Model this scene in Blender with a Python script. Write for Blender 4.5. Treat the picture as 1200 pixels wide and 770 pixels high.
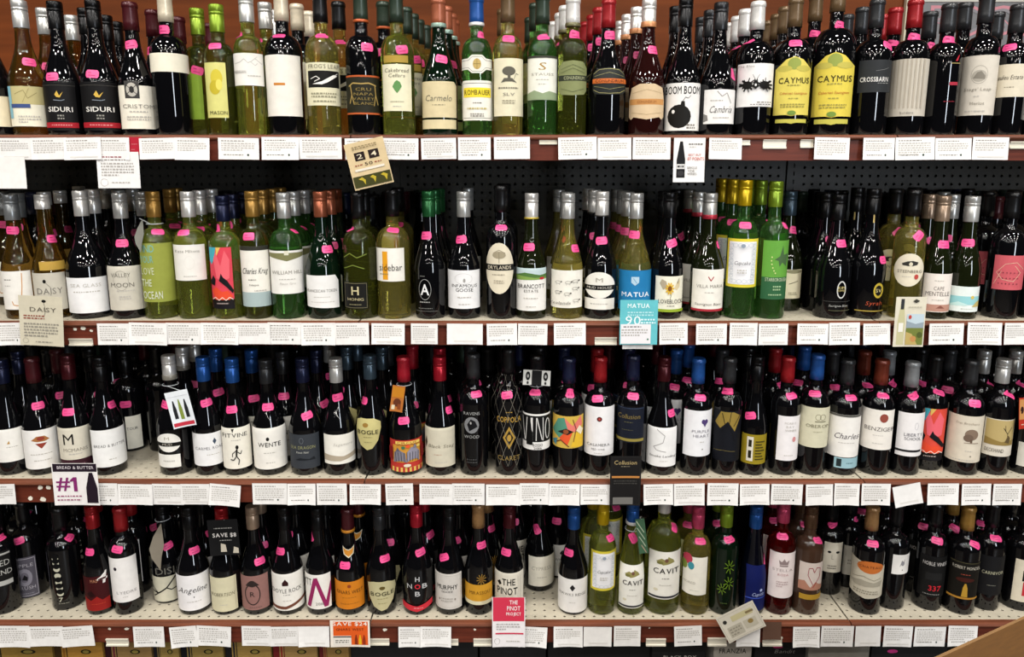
import bpy, math, random
from mathutils import Vector
random.seed(7)
S = bpy.context.scene
COL = S.collection
for o in list(bpy.data.objects): bpy.data.objects.remove(o)

# ---------------------------------------------------------------- camera
F, CX, CY, PITCH = 833.0, 600.0, 342.0, math.radians(10.25)
DCAM, EYE = 1.64, 1.55
cam = bpy.data.cameras.new('camera'); camo = bpy.data.objects.new('camera', cam); COL.objects.link(camo)
cam.sensor_width = 36; cam.lens = F / 1200 * 36; cam.shift_y = -(385 - CY) / 1200; cam.clip_start = .02
camo.location = (0, -DCAM, EYE); camo.rotation_euler = (math.pi/2 - PITCH, 0, 0)
S.camera = camo
CAM = Vector((0, -DCAM, EYE))
def ray(px, py):
    x, y = (px - CX) / F, -(py - CY) / F
    c, s = math.cos(PITCH), math.sin(PITCH)
    return Vector((x, c + y*s, -s + y*c))
def on_y(px, py, Y):                      # point of a pixel's ray on the vertical plane y = Y
    d = ray(px, py); t = (Y + DCAM) / d.y
    return CAM + d*t

# ---------------------------------------------------------------- world, lamps, exposure
S.view_settings.view_transform = 'Standard'; S.view_settings.look = 'None'
S.view_settings.gamma = 1; S.view_settings.use_curve_mapping = False
S.view_settings.exposure = -.95
w = bpy.data.worlds.new('room'); S.world = w; w.use_nodes = True
w.node_tree.nodes['Background'].inputs[0].default_value = (1, .95, .9, 1)
w.node_tree.nodes['Background'].inputs[1].default_value = .012
def area(name, loc, target, sx, sy, power, colr):
    l = bpy.data.lights.new(name, 'AREA'); l.shape = 'RECTANGLE'; l.size = sx; l.size_y = sy
    l.energy = power; l.color = colr
    o = bpy.data.objects.new(name, l); COL.objects.link(o); o.location = loc
    d = Vector(target) - Vector(loc); o.rotation_euler = d.to_track_quat('-Z', 'Y').to_euler()
    return o
for li, ly in enumerate((-.8, -1.7, -2.6, -3.6, -4.8, -6.2)):   # ceiling fluorescents of the aisle, in louvred fittings
    for lj, lx in enumerate((-2.6, -1.55, -.5, .55, 1.6, 2.65)):
        area(f'ceiling_lamp_row{li+1}_{lj+1}_offscreen', (lx, ly, 3.1), (lx, ly, 0), .26, .1, 24, (1, .96, .905)).data.spread = math.radians(165)
area('shop_window_offscreen', (2.3, -4.2, 1.9), (.2, 0, 1.2), .42, 1.5, 105, (.84, .91, 1))

# ---------------------------------------------------------------- materials
def lin(h):
    h = h.lstrip('#'); v = [int(h[i:i+2], 16) / 255 for i in (0, 2, 4)]
    return tuple(((c + .055) / 1.055)**2.4 if c > .04045 else c / 12.92 for c in v) + (1,)
MATS = {}
def mat(kind, h='ffffff'):
    k = (kind, h)
    if k in MATS: return MATS[k]
    m = bpy.data.materials.new(kind + '_' + h); m.use_nodes = True; MATS[k] = m
    nt = m.node_tree; N = nt.nodes; b = N['Principled BSDF']; I = b.inputs
    if kind == 'paper' and min(int(h[i:i+2], 16) for i in (0, 2, 4)) >= 0xc0:   # white and cream papers: one brightness on every shelf
        v = [int(h[i:i+2], 16) for i in (0, 2, 4)]; h = ''.join('%02x' % round(q*226/max(v)) for q in v)
    c = lin(h)
    if kind in ('paper', 'print', 'card') and max(c[:3]) < .08: c = tuple(x*.6 for x in c[:3])+(1,)
    I['Base Color'].default_value = c
    def noise(scale, lo, hi, detail=3, stretch=None, bump=0):
        tc = N.new('ShaderNodeTexCoord'); mp = N.new('ShaderNodeMapping'); n = N.new('ShaderNodeTexNoise')
        nt.links.new(tc.outputs['Object'], mp.inputs[0]); nt.links.new(mp.outputs[0], n.inputs['Vector'])
        if stretch: mp.inputs['Scale'].default_value = stretch
        n.inputs['Scale'].default_value = scale; n.inputs['Detail'].default_value = detail
        r = N.new('ShaderNodeValToRGB'); r.color_ramp.elements[0].position = .3; r.color_ramp.elements[1].position = .7
        r.color_ramp.elements[0].color = tuple(min(1, x*lo) for x in c[:3]) + (1,)
        r.color_ramp.elements[1].color = tuple(min(1, x*hi) for x in c[:3]) + (1,)
        nt.links.new(n.outputs['Fac'], r.inputs[0]); nt.links.new(r.outputs[0], I['Base Color'])
        if bump:
            bp = N.new('ShaderNodeBump'); bp.inputs['Strength'].default_value = bump; bp.inputs['Distance'].default_value = .002
            nt.links.new(n.outputs['Fac'], bp.inputs['Height']); nt.links.new(bp.outputs[0], I['Normal'])
    if kind == 'paper':
        I['Roughness'].default_value = .6; I['Specular IOR Level'].default_value = .2; noise(60, .95, 1.04)
    elif kind == 'print':
        I['Roughness'].default_value = .6; I['Specular IOR Level'].default_value = .2
    elif kind == 'foil':
        I['Roughness'].default_value = .33; I['Metallic'].default_value = .25; noise(90, .9, 1.08)
    elif kind == 'metalcap':
        I['Roughness'].default_value = .3; I['Metallic'].default_value = .55
    elif kind == 'wood':
        I['Roughness'].default_value = .5; I['Specular IOR Level'].default_value = .25; noise(14, .62, 1.3, 6, (.35, 6, 6), .15)
    elif kind == 'panelwood':
        I['Roughness'].default_value = .6; I['Specular IOR Level'].default_value = .15; noise(6, .75, 1.2, 5, (.5, 1, 5))
    elif kind == 'steel':
        I['Roughness'].default_value = .45; noise(25, .88, 1.06, 4)
    elif kind == 'card':
        I['Roughness'].default_value = .8; noise(40, .88, 1.1, 6, (1, 1, 5))
    elif kind == 'plastic':
        I['Roughness'].default_value = .35
    elif kind == 'sticker':
        I['Roughness'].default_value = .45; noise(120, .94, 1.05)
    elif kind == 'opaque':                # bottle glass too dark to see through
        I['Roughness'].default_value = .035; I['IOR'].default_value = 1.5
    elif kind == 'clear':                 # coloured bottle glass filled with wine
        I['Roughness'].default_value = .03; I['IOR'].default_value = 1.4
        I['Transmission Weight'].default_value = .92
    return m
GLASS = {   # code: (words, material kind, colour)
 'k': ('black glass', 'opaque', '08080a'), 'dg': ('dark green glass', 'opaque', '121608'), 'am': ('amber glass', 'clear', '8a6a2c'),
 'y': ('pale yellow glass', 'clear', 'ccc062'), 'yg': ('yellow-green glass', 'clear', 'b2ba52'), 'g': ('green glass', 'clear', '62a04c'),
 'ol': ('olive glass', 'clear', '7c8232'), 'ro': ('dark rose glass', 'opaque', '200a09'), 'rd': ('red glass', 'clear', '8c1414'),
 'br': ('brown glass', 'opaque', '3c2a20'), 'nv': ('navy glass', 'opaque', '04060f'), 'em': ('deep emerald glass', 'opaque', '07150b')}
CAPC = {'silver': 'bdbdba', 'grey': '85888a', 'white': 'dedcd8', 'cream': 'd8ccb4', 'black': '0e0e10', 'charcoal': '2c2d2f',
 'maroon': '451219', 'red': '96191f', 'crimson': 'a81a2b', 'copper': 'a05a3e', 'gold': '9c7636', 'lime': '7a9426', 'dark green': '2c3a2e',
 'blue': '1f5096', 'navy': '161c38', 'yellow': 'bf9f0c', 'pink': 'c04466', 'brown': '5a4230', 'olive': '4a4734', 'tan': '9a744a',
 'green': '1f5a30', 'slate': '3a4a56', 'bronze': '655036', 'rust': '6e2e1e', 'pale brown': '9a8470'}

# ---------------------------------------------------------------- mesh helpers
class MB:
    def __init__(s): s.v = []; s.f = []; s.m = []; s.mats = []; s.sm = []
    def mi(s, m):
        if m not in s.mats: s.mats.append(m)
        return s.mats.index(m)
    def face(s, pts, m, smooth=False):
        i = len(s.v); s.v += [tuple(p) for p in pts]; s.f.append(tuple(range(i, i+len(pts)))); s.m.append(s.mi(m)); s.sm.append(smooth)
    def box(s, x0, y0, z0, x1, y1, z1, m):
        p = [(x, y, z) for z in (z0, z1) for y in (y0, y1) for x in (x0, x1)]
        i = len(s.v); s.v += p
        for q in ((0,2,3,1), (4,5,7,6), (0,1,5,4), (1,3,7,5), (3,2,6,7), (2,0,4,6)):
            s.f.append(tuple(i+a for a in q)); s.m.append(s.mi(m)); s.sm.append(False)
    def lathe(s, prof, n, m):
        i0 = len(s.v); k = s.mi(m)
        for r, z in prof:
            for j in range(n):
                a = 2*math.pi*j/n; s.v.append((r*math.sin(a), -r*math.cos(a), z))
        for i in range(len(prof)-1):
            for j in range(n):
                a, b = i0+i*n+j, i0+i*n+(j+1) % n
                s.f.append((a, b, b+n, a+n)); s.m.append(k); s.sm.append(True)
        for base, rev in ((i0, True), (i0+(len(prof)-1)*n, False)):
            q = list(range(base, base+n)); s.f.append(tuple(q[::-1] if rev else q)); s.m.append(k); s.sm.append(False)
    def prism(s, pts, x0, x1, m):         # (y, z) outline swept along x
        n = len(pts); i = len(s.v); k = s.mi(m)
        s.v += [(x0, y, z) for y, z in pts] + [(x1, y, z) for y, z in pts]
        for a in range(n):
            b = (a+1) % n; s.f.append((i+a, i+b, i+n+b, i+n+a)); s.m.append(k); s.sm.append(False)
        s.f.append(tuple(range(i+n-1, i-1, -1))); s.f.append(tuple(range(i+n, i+2*n))); s.m += [k, k]; s.sm += [False, False]
    def data(s, name):
        me = bpy.data.meshes.new(name); me.from_pydata(s.v, [], s.f)
        for m in s.mats: me.materials.append(m)
        me.polygons.foreach_set('material_index', s.m); me.polygons.foreach_set('use_smooth', s.sm)
        me.update(); return me
    def build(s, name, parent=None, loc=None):
        return link(name, s.data(name), parent, loc)
def link(name, me, parent=None, loc=None):
    o = bpy.data.objects.new(name, me); COL.objects.link(o)
    if parent: o.parent = parent
    if loc is not None: o.location = loc
    return o
def tag(o, label=None, cat=None, group=None, kind=None):
    if label: o['label'] = label
    if cat: o['category'] = cat
    if group: o['group'] = group
    if kind: o['kind'] = kind
    return o
def empty(name, loc=(0, 0, 0), rz=0):
    o = bpy.data.objects.new(name, None); COL.objects.link(o); o.location = loc; o.rotation_euler = (0, 0, rz)
    o.empty_display_size = .02
    return o

# ---------------------------------------------------------------- flat print: shapes mapped onto a surface
GLY = {}
def glyph(ch, bold=False):
    if (ch, bold) in GLY: return GLY[ch, bold]
    c = bpy.data.curves.new('glyph', 'FONT'); c.body = ch; c.offset = .014 if bold else 0; c.size = 1; c.resolution_u = 2
    o = bpy.data.objects.new('glyph', c); COL.objects.link(o)
    me = bpy.data.meshes.new_from_object(o)
    vs = [(v.co.x, v.co.y) for v in me.vertices]; fs = [tuple(p.vertices) for p in me.polygons]
    out = []
    for f in fs:                          # make every face look to the viewer
        a = sum(vs[f[i]][0]*vs[f[(i+1) % len(f)]][1] - vs[f[(i+1) % len(f)]][0]*vs[f[i]][1] for i in range(len(f)))
        out.append(f if a > 0 else f[::-1])
    x0 = min((v[0] for v in vs), default=0); x1 = max((v[0] for v in vs), default=.3)
    GLY[ch, bold] = ([(v[0]-x0, v[1]) for v in vs], out, x1-x0)
    bpy.data.objects.remove(o); bpy.data.curves.remove(c); bpy.data.meshes.remove(me)
    return GLY[ch, bold]
def text_geo(s):
    x = 0; V = []; Fc = []; bold = s[0] == '*'        # a leading star sets the words in bold
    for ch in s.lstrip('*'):
        if ch == ' ': x += .34; continue
        v, f, wd = glyph(ch, bold and ch not in 'MWNK'); i = len(V)
        V += [(a+x, b) for a, b in v]; Fc += [tuple(i+q for q in t) for t in f]; x += wd + .11
    x -= .11
    lo = min(v[1] for v in V); hi = max(v[1] for v in V)
    return [((a/x) - .5, (b-lo)/(hi-lo) - .5) for a, b in V], Fc
class Surf:
    """u in [-1,1], v in [0,1] over a w x h patch; P(u, v, off) gives the 3-D point."""
    def __init__(s, w, h, P, step=.004): s.w, s.h, s.P, s.step = w, h, P, step
    def poly(s, mb, pts, m, off):         # polygon that is monotone in u
        us = sorted(set(round(p[0], 5) for p in pts)); cols = []
        for a, b in zip(us, us[1:]):
            n = max(1, math.ceil((b-a)*s.w/2/s.step)); cols += [(a+(b-a)*i/n) for i in range(n)]
        cols.append(us[-1])
        def span(u):
            e = 2e-5; r = []
            for (x0, y0), (x1, y1) in zip(pts, pts[1:]+pts[:1]):
                if min(x0, x1)-e <= u <= max(x0, x1)+e:
                    if abs(x1-x0) < 1e-6: r += [y0, y1]
                    else: r.append(y0+(y1-y0)*(u-x0)/(x1-x0))
            return min(r), max(r)
        sp = [span(u) for u in cols]
        nv = max(1, math.ceil((max(q[1] for q in sp)-min(q[0] for q in sp))*s.h/.006))
        for i in range(len(cols)-1):
            for j in range(nv):
                q = []
                for k, t in ((i, j/nv), (i+1, j/nv), (i+1, (j+1)/nv), (i, (j+1)/nv)):
                    lo, hi = sp[k]; q.append(s.P(cols[k], lo+(hi-lo)*t, off))
                mb.face(q, m, True)
    def rect(s, mb, u0, v0, u1, v1, m, off): s.poly(mb, [(u0, v0), (u1, v0), (u1, v1), (u0, v1)], m, off)
    def ell(s, mb, u, v, ru, rv, m, off, n=16):
        s.poly(mb, [(u+ru*math.cos(2*math.pi*i/n), v+rv*math.sin(2*math.pi*i/n)) for i in range(n)], m, off)
    def line(s, mb, pts, wd, m, off):     # wd in metres
        for (a, b), (c, d) in zip(pts, pts[1:]):
            dx, dy = (c-a)*s.w/2, (d-b)*s.h; L = math.hypot(dx, dy)
            if L < 1e-6: continue
            nx, ny = -dy/L*wd/2/(s.w/2), dx/L*wd/2/s.h
            n = max(1, math.ceil(L/s.step))
            for i in range(n):
                t0, t1 = i/n, (i+1)/n
                A = (a+(c-a)*t0, b+(d-b)*t0); B = (a+(c-a)*t1, b+(d-b)*t1)
                mb.face([s.P(A[0]-nx, A[1]-ny, off), s.P(B[0]-nx, B[1]-ny, off), s.P(B[0]+nx, B[1]+ny, off), s.P(A[0]+nx, A[1]+ny, off)], m, True)
    def text(s, mb, st, u, v, wu, hv, m, off, shear=0, rot=0):   # wu: share of the width, hv: share of the height
        V, Fc = text_geo(st); c, sn = math.cos(rot), math.sin(rot); q = []
        for a, b in V:
            x = (a*wu*s.w + b*hv*s.h*shear); y = b*hv*s.h
            x, y = x*c-y*sn, x*sn+y*c
            q.append(s.P(u + x/(s.w/2), v + y/s.h, off))
        for f in Fc: mb.face([q[i] for i in f], m)
    def art(s, mb, items, base):
        for k, it in (items if isinstance(items[0][1], tuple) else enumerate(items)):
            off = base + .00014*(k+1); t = it[0]; a = it[1:]
            if t == 'T': s.text(mb, a[0], a[1], a[2], a[3], a[4], mat('print', a[5]), off+.0002, *(a[6:]))
            elif t == 'R': s.rect(mb, *a[:4], mat('print', a[4]), off)
            elif t == 'E': s.ell(mb, *a[:4], mat('print', a[4]), off)
            elif t == 'P': s.poly(mb, a[0], mat('print', a[1]), off)
            elif t == 'L': s.line(mb, a[0], a[1], mat('print', a[2]), off)
            elif t == 'O':
                n = 20; s.line(mb, [(a[0]+a[2]*math.cos(2*math.pi*i/n), a[1]+a[3]*math.sin(2*math.pi*i/n)) for i in range(n+1)], a[4], mat('print', a[5]), off)
            elif t == 'F':                # u, v, width (u units), lines, colour, spacing(v)
                u, v, wu, n, c, dv = a
                for i in range(n):
                    x = u-wu/2; e = u+wu/2 - (random.uniform(.3, .6)*wu if i == n-1 and n > 2 else random.uniform(0, .06)*wu)
                    while x < e:
                        l = random.uniform(.05, .16); s.rect(mb, x, v-i*dv-dv*.26, min(x+l, e), v-i*dv+dv*.26, mat('print', c), off); x += l+.045

def emit(sf, items, base, parent):
    """print on a surface: words, small print and pictures are parts of their own"""
    for name, kinds in (('artwork', 'REPLO'), ('lettering', 'T'), ('fine_print', 'F')):
        q = [(k, it) for k, it in enumerate(items) if it[0] in kinds]
        if q:
            mb = MB(); sf.art(mb, q, base); o = mb.build(name, parent)
            if name == 'fine_print': o['kind'] = 'stuff'

# ---------------------------------------------------------------- shelving
EDGE = {1: 158.5, 2: 376.0, 3: 561.0, 4: 726.0}
SZ = {r: on_y(600, y, 0).z for r, y in EDGE.items()}
SECT = [-2.80, -1.58, -.36, .86, 2.08]; DEPTH = .575
RAILH = .056
def perforated(nx, ny, pitch, hole, depth, flip, m, mi):
    """plate of nx x ny cells in the local (a, b) plane, each with an eight-sided hole"""
    mb = MB()
    for i in range(nx):
        for j in range(ny):
            cx, cy = (i+.5)*pitch, (j+.5)*pitch; sq = []; ho = []
            for k in range(8):
                a = math.pi/4*k; c, s = math.cos(a), math.sin(a); q = max(abs(c), abs(s))
                sq.append((cx+c/q*pitch/2, cy+s/q*pitch/2)); ho.append((cx+c*hole, cy+s*hole))
            for k in range(8):
                l = (k+1) % 8
                mb.face([flip(*sq[k], 0), flip(*sq[l], 0), flip(*ho[l], 0), flip(*ho[k], 0)], m)
                mb.face([flip(*ho[k], 0), flip(*ho[l], 0), flip(*ho[l], depth), flip(*ho[k], depth)], mi)
    return mb
STEEL = mat('steel', 'bdb5a2'); PEG = mat('steel', '55534d')
RAILM = mat('wood', '5e291b'); LIPM = mat('wood', '6c3c28')
pitch = 1.216/48
deck_front = perforated(48, 6, pitch, .0036, -.002, lambda a, b, d: (a, b, d), STEEL, STEEL).data('deck_front')
mb = MB(); mb.box(0, 6*pitch, -.002, 1.216, DEPTH, 0, STEEL); mb.box(0, 0, -.03, 1.216, .002, -.0021, STEEL); mb.box(0, .004, -.03, 1.216, DEPTH, -.012, STEEL)
deck_rear = mb.data('deck_rear')
mb = MB(); mb.prism([(-.012, -RAILH), (-.0005, -RAILH), (-.0005, -.011), (-.012, -.011)], 0, 1.217, RAILM); rail_me = mb.data('rail_face')
mb = MB(); mb.prism([(-.0005, -.011), (-.0005, .0005), (-.013, .0005), (-.0175, -.0015), (-.0195, -.006), (-.0175, -.0095), (-.014, -.011)], 0, 1.217, LIPM); lip_me = mb.data('rail_nosing')
ROWN = {1: 'top', 2: 'second', 3: 'third', 4: 'lowest'}
for r in SZ:
    for i in range(4):
        t = empty('shelf', (SECT[i]+.0015, 0, SZ[r]))
        where = ['in the outermost bay past the tan cartons', 'above the striped tan cartons', 'in the middle bay between the slotted uprights', 'in the bay beside the brown open carton'][i]
        tag(t, f'{ROWN[r]} steel shelf with wooden rail, {where}', 'shelf', 'wine shelves')
        d = link('deck', deck_rear, t); tag(link('perforated_strip', deck_front, d), 'cream perforated steel')
        a = link('rail', rail_me, t); tag(link('rail_nosing', lip_me, a), 'rounded brown wood nosing')
# back panels with peg holes, and slotted uprights between them
npeg = int((SZ[1]-.16)/pitch)
peg_me = perforated(48, npeg, pitch, .0044, .003, lambda a, b, d: (a, d, b), PEG, PEG).data('peg_face')
mb = MB(); mb.box(-3.2, .605, 0, 3.0, .66, 2.6, mat('panelwood', '703816')); tag(mb.build('wall_back'), kind='structure')
mb = MB(); mb.box(-4, -6, -.05, 4, .66, 0, mat('steel', '4a443c')); tag(mb.build('floor'), kind='structure')
for i in range(4):
    t = empty('pegboard', (SECT[i]+.0015, DEPTH+.002, SZ[1]-.012-npeg*pitch))
    tag(t, 'dark grey perforated back panel ' + ['in the outermost bay past the tan cartons', 'above the striped tan cartons', 'between the two slotted uprights', 'in the bay beside the brown open carton'][i], 'back panel', 'perforated back panels')
    link('peg_face', peg_me, t)
    mb = MB(); mb.box(0, .019, 0, 1.216, .023, npeg*pitch, PEG); mb.build('backing', t)
for i, x in enumerate(SECT):
    mb = MB(); mb.box(-.016, DEPTH-.006, .0, -.006, DEPTH+.0015, SZ[1]-.013, PEG); mb.box(.006, DEPTH-.006, 0, .016, DEPTH+.0015, SZ[1]-.013, PEG)
    mb.box(-.006, DEPTH-.001, 0, .006, DEPTH+.0015, SZ[1]-.013, PEG)
    z = .1
    while z < SZ[1]-.03: mb.box(-.006, DEPTH-.006, z, .006, DEPTH-.002, z+.012, PEG); z += .025
    if i in (2, 3):
        tag(mb.build('slotted_upright', None, (x, 0, 0)), 'dark slotted steel upright behind the ' + ('green-yellow black-capped bottles' if i == 2 else 'green bottle with star label'), 'upright', 'slotted uprights')
mb = MB(); mb.box(SECT[0], .01, 0, SECT[4], DEPTH, .09, mat('steel', '2a2826')); 
tag(mb.build('base_plinth'), 'dark steel plinth under the row of boxed wine', 'plinth')

# ---------------------------------------------------------------- bottles
RN = .0145
def profile(shape, H, r):
    def ease(z0, z1, r0, r1, n, kind):
        o = []
        for i in range(1, n+1):
            t = i/n
            if kind == 'q': k = 1-math.sqrt(max(0, 1-t*t)); q = r0+(r1-r0)*(.86*k+.14*t)     # round shoulder
            else: k = t*t*(3-2*t); q = r0+(r1-r0)*(.62*k+.38*math.sin(t*math.pi/2))
            o.append((q, z0+(z1-z0)*t))
        return o
    p = [(r*.62, .006), (r*.9, 0), (r*.97, .0015), (r, .006)]
    if shape == 'bdx': p += [(r*.998, H*.3), (r, H*.60)] + ease(H*.60, H*.715, r, RN*1.05, 9, 'q') + [(RN, H*.76)]
    elif shape == 'bur': p += [(r, H*.25), (r, H*.40)] + ease(H*.40, H*.735, r, RN*1.06, 11, 's') + [(RN, H*.78)]
    elif shape == 'hock': p += [(r, H*.2), (r, H*.34)] + ease(H*.34, H*.84, r, RN, 11, 's')
    elif shape == 'mag': p += [(r, H*.3), (r, H*.56)] + ease(H*.56, H*.74, r, RN*1.15, 10, 'q') + [(RN*1.1, H*.78)]
    p += [(RN*.97, H-.003), (RN*.9, H-.001)]
    return p
def rad(p, z):
    for (r0, z0), (r1, z1) in zip(p[3:], p[4:]):
        if z0 <= z <= z1: return r0+(r1-r0)*(z-z0)/(z1-z0)
    return p[3][0] if z < p[3][1] else p[-1][0]
def cap_profile(kind, H, L):
    z0 = H-L
    if kind == 's':
        R = RN+.0016
        return [(R*.98, z0), (R, z0+.001), (R, z0+L*.60), (R*.95, z0+L*.615), (R*.95, z0+L*.63), (R*1.01, z0+L*.645), (R*1.01, z0+L*.72), (R*.97, z0+L*.735), (R*1.01, z0+L*.75), (R*1.01, H-.002), (R*.94, H)]
    R = RN+.0012
    return [(R*1.06, z0), (R*1.04, z0+L*.3), (R, z0+L*.78), (R*1.02, z0+L*.80), (R*1.09, z0+L*.82), (R*1.09, z0+L*.93), (R*1.02, z0+L*.95), (R*1.01, H-.001), (R*.93, H)]
RADIUS = {'bdx': .0375, 'bur': .0405, 'hock': .036, 'mag': .052}
FRONT = {1: [], 2: [], 3: [], 4: []}
PLACED = {1: [], 2: [], 3: [], 4: []}      # (x, y, r) already standing on a shelf
def place(row, px, py, r, Y, push=1):
    """first free spot along the pixel's ray plane, from depth Y on backwards"""
    far = min(DEPTH-r-.004, Y+push)
    while Y < far:
        X = on_y(px, py, Y).x
        if all((X-a)**2+(Y-b)**2 > (r+c+.0008)**2 for a, b, c in PLACED[row]): break
        Y += .002
    else: return None
    PLACED[row].append((X, Y, r)); return X, Y
def cyl_angle(px, py, X, Y, r):
    """angle on the bottle wall hit by a pixel; (angle, missed)"""
    d = ray(px, py); a = d.x**2+d.y**2; ox, oy = -X, -DCAM-Y
    b = ox*d.x+oy*d.y; disc = b*b-a*(ox*ox+oy*oy-r*r)
    if disc <= 0:
        t = -b/a; hx, hy = ox+d.x*t, oy+d.y*t; return math.atan2(hx, -hy), True, EYE+d.z*t
    t = (-b-math.sqrt(disc))/a; hx, hy = ox+d.x*t, oy+d.y*t
    return math.atan2(hx, -hy), False, EYE+d.z*t
PINK = mat('sticker', 'e44a88'); PINKD = mat('print', 'a02a62')
SPEC = {1: [], 2: [], 3: [], 4: []}
def b(row, x, ytop, kind, cap, desc, *a, **k): SPEC[row].append([row, x, ytop, kind, cap, desc, a, k])
def stand(row):
    """settle the widths of neighbours on a shelf, then build every front bottle of that shelf"""
    fr = []
    for s in SPEC[row]:
        if s[7].get('yb') or 'gap' in s[7]: continue
        r = s[7].get('r') or RADIUS[s[3].split()[0]]
        fr.append([on_y(s[1], max(s[2], 2), r+.016).x, r, s])
    fr.sort(key=lambda q: q[0])
    for _ in range(60):
        for p, q in zip(fr, fr[1:]):
            need = p[1]+q[1]+.0016; d = q[0]-p[0]
            if d < need:
                e = need-d
                for w_ in (p, q):
                    if w_[1] > .0335: w_[1] -= min(e*.3, w_[1]-.0335)
                if p[1] <= .0336 or q[1] <= .0336: p[0] -= e*.25; q[0] += e*.25
    for X, r, s in fr:
        s[7]['r'] = r; s[1] += (X-on_y(s[1], max(s[2], 2), r+.016).x)*500
    for s in sorted(SPEC[row], key=lambda s: bool(s[7].get('yb') or 'gap' in s[7])):
        make(*s[:6], *s[6], **s[7])
    order = [s[5] for s in SPEC[row]]; FRONT[row].sort(key=lambda f: order.index(f['d']))
def make(row, x, ytop, kind, cap, desc, labels=(), st=None, r=None, H=None, ring=None, capl=None, yb=None, gap=.016, n=40):
    shape, gl = kind.split(); capn, capk = cap.split('/')
    r = r or RADIUS[shape]; z0 = SZ[row]
    Y = r+gap
    if yb:                                # pixel row of the front of the base
        d = ray(x, yb); t = (z0-EYE)/d.z; Y = max(CAM.y+d.y*t + r, r+gap)
    spot = None
    for k in (1, .97, .94, .91, .88, .85):                 # a slimmer bottle before one pushed back
        spot = place(row, x, max(ytop, 2), r*k, Y, .008)
        if spot: r *= k; break
    spot = spot or place(row, x, max(ytop, 2), r*.93, Y)
    if not spot: print('NO ROOM', row, desc); return
    X, Y = spot
    if H is None: H = min(.345, max(.262, on_y(x, ytop, Y-.012).z - z0))
    words, mk, mc = GLASS[gl]; gm = mat(mk, mc)
    lab = f'{words} wine bottle with {capn} cap and {desc}' if desc else f'{words} wine bottle with {capn} cap'
    t = tag(empty('wine_bottle', (X, Y, z0)), lab, 'bottle', 'wine bottles on the shelves')
    p = profile(shape, H, r); mb = MB(); mb.lathe(p, n, gm); mb.build('glass_body', t)
    L = capl or (.060 if capk == 's' else .062); cm = mat('metalcap' if capk == 's' else 'foil', CAPC[capn])
    mb = MB(); mb.lathe(cap_profile(capk, H+.001, L), 24, cm); co = mb.build('cap', t)
    if ring:                              # coloured foot of the capsule
        R = RN+.0026; mb = MB(); mb.lathe([(R*1.0, H-L+.0005), (R*1.03, H-L+.0015), (R*1.02, H-L+ring[1]), (R*.99, H-L+ring[1]+.0008)], 24, mat('foil', ring[0])); mb.build('cap_band', co)
    for li in labels:
        x0, y0, x1, y1, colr, shp, items = (tuple(li)+((),))[:7]
        ym = (y0+y1)/2
        a0, m0, _ = cyl_angle(x0, ym, X, Y, r); a1, m1, _ = cyl_angle(x1, ym, X, Y, r)
        xm = (x0+x1)/2
        zt = cyl_angle(xm, y0, X, Y, r)[2]-z0; zb = cyl_angle(xm, y1, X, Y, r)[2]-z0
        zt = min(zt, H-.005); zb = max(zb, .004)
        if colr is not None: zt = min(zt, H*(.66 if shape == 'bdx' else .6 if shape == 'mag' else .5))
        am, wa = (a0+a1)/2, (a1-a0); wd = wa*r; h = zt-zb
        vw = math.atan2(-X, DCAM+Y); lo_s, hi_s = [max(-.97, min(.97, math.sin(q-vw))) for q in (a0, a1)]
        def P(u, v, off, am=am, wa=wa, zb=zb, h=h, vw=vw, lo_s=lo_s, hi_s=hi_s):
            z = zb+v*h; R = rad(p, z)+off; c = max(-1, min(1, u)); q = lo_s+(hi_s-lo_s)*(c+1)/2
            a = vw+.75*math.asin(q)+.25*(am-vw+c*wa/2) + (u-c)*wa/2
            a = am+(a-am)*min(1.6, r/max(.012, rad(p, z)))
            return (R*math.sin(a), -R*math.cos(a), z)
        sf = Surf(wd, h, P); lo = None
        if colr is not None:
            mb = MB(); pm = mat('paper', colr)
            if shp == 'o': sf.ell(mb, 0, .5, 1, .5, pm, .0005, 28)
            elif isinstance(shp, list): sf.poly(mb, shp, pm, .0005)
            else:
                e0 = -1-(.5/(wa/2) if m0 else 0); e1 = 1+(.5/(wa/2) if m1 else 0)
                sf.rect(mb, e0, 0, e1, 1, pm, .0005)
            lo = mb.build('label', t)
        if items:
            emit(sf, list(items), .0006, lo or t)
    if st:
        sx, sy = st[0], st[1]; R = r
        for _ in range(12):
            a, miss, z = cyl_angle(sx, sy, X, Y, R); R = .5*R+.5*rad(p, z-z0)
        z = z-z0; rot = math.radians(st[2] if len(st) > 2 else 0); hw, hh = .0138, .0092
        tab = [(0, z)]                    # height of points a distance up or down the wall
        for sg in (1, -1):
            l, zq = 0, z
            while l < .024:
                zn = zq+sg*.0004; l += math.hypot(.0004, rad(p, zn)-rad(p, zq)); zq = zn; tab.append((sg*l, zq))
        tab.sort()
        def up(d):
            for (l0, q0), (l1, q1) in zip(tab, tab[1:]):
                if d <= l1: return q0+(q1-q0)*(d-l0)/(l1-l0)
            return tab[-1][1]
        def P2(u, v, off):
            dx, dz = u*hw, (v-.5)*2*hh; dx, dz = dx*math.cos(rot)-dz*math.sin(rot), dx*math.sin(rot)+dz*math.cos(rot)
            zz = up(dz); RR = rad(p, zz)+off; aa = a+dx/max(.015, .5*rad(p, zz)+.5*rad(p, z)); return (RR*math.sin(aa), -RR*math.cos(aa), zz)
        sf = Surf(hw*2, hh*2, P2, .0025); mb = MB()
        sf.poly(mb, [(-1, .25), (-.8, 0), (.8, 0), (1, .25), (1, .75), (.8, 1), (-.8, 1), (-1, .75)], PINK, .0009)
        so = mb.build('price_sticker', t); mb = MB()
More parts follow.
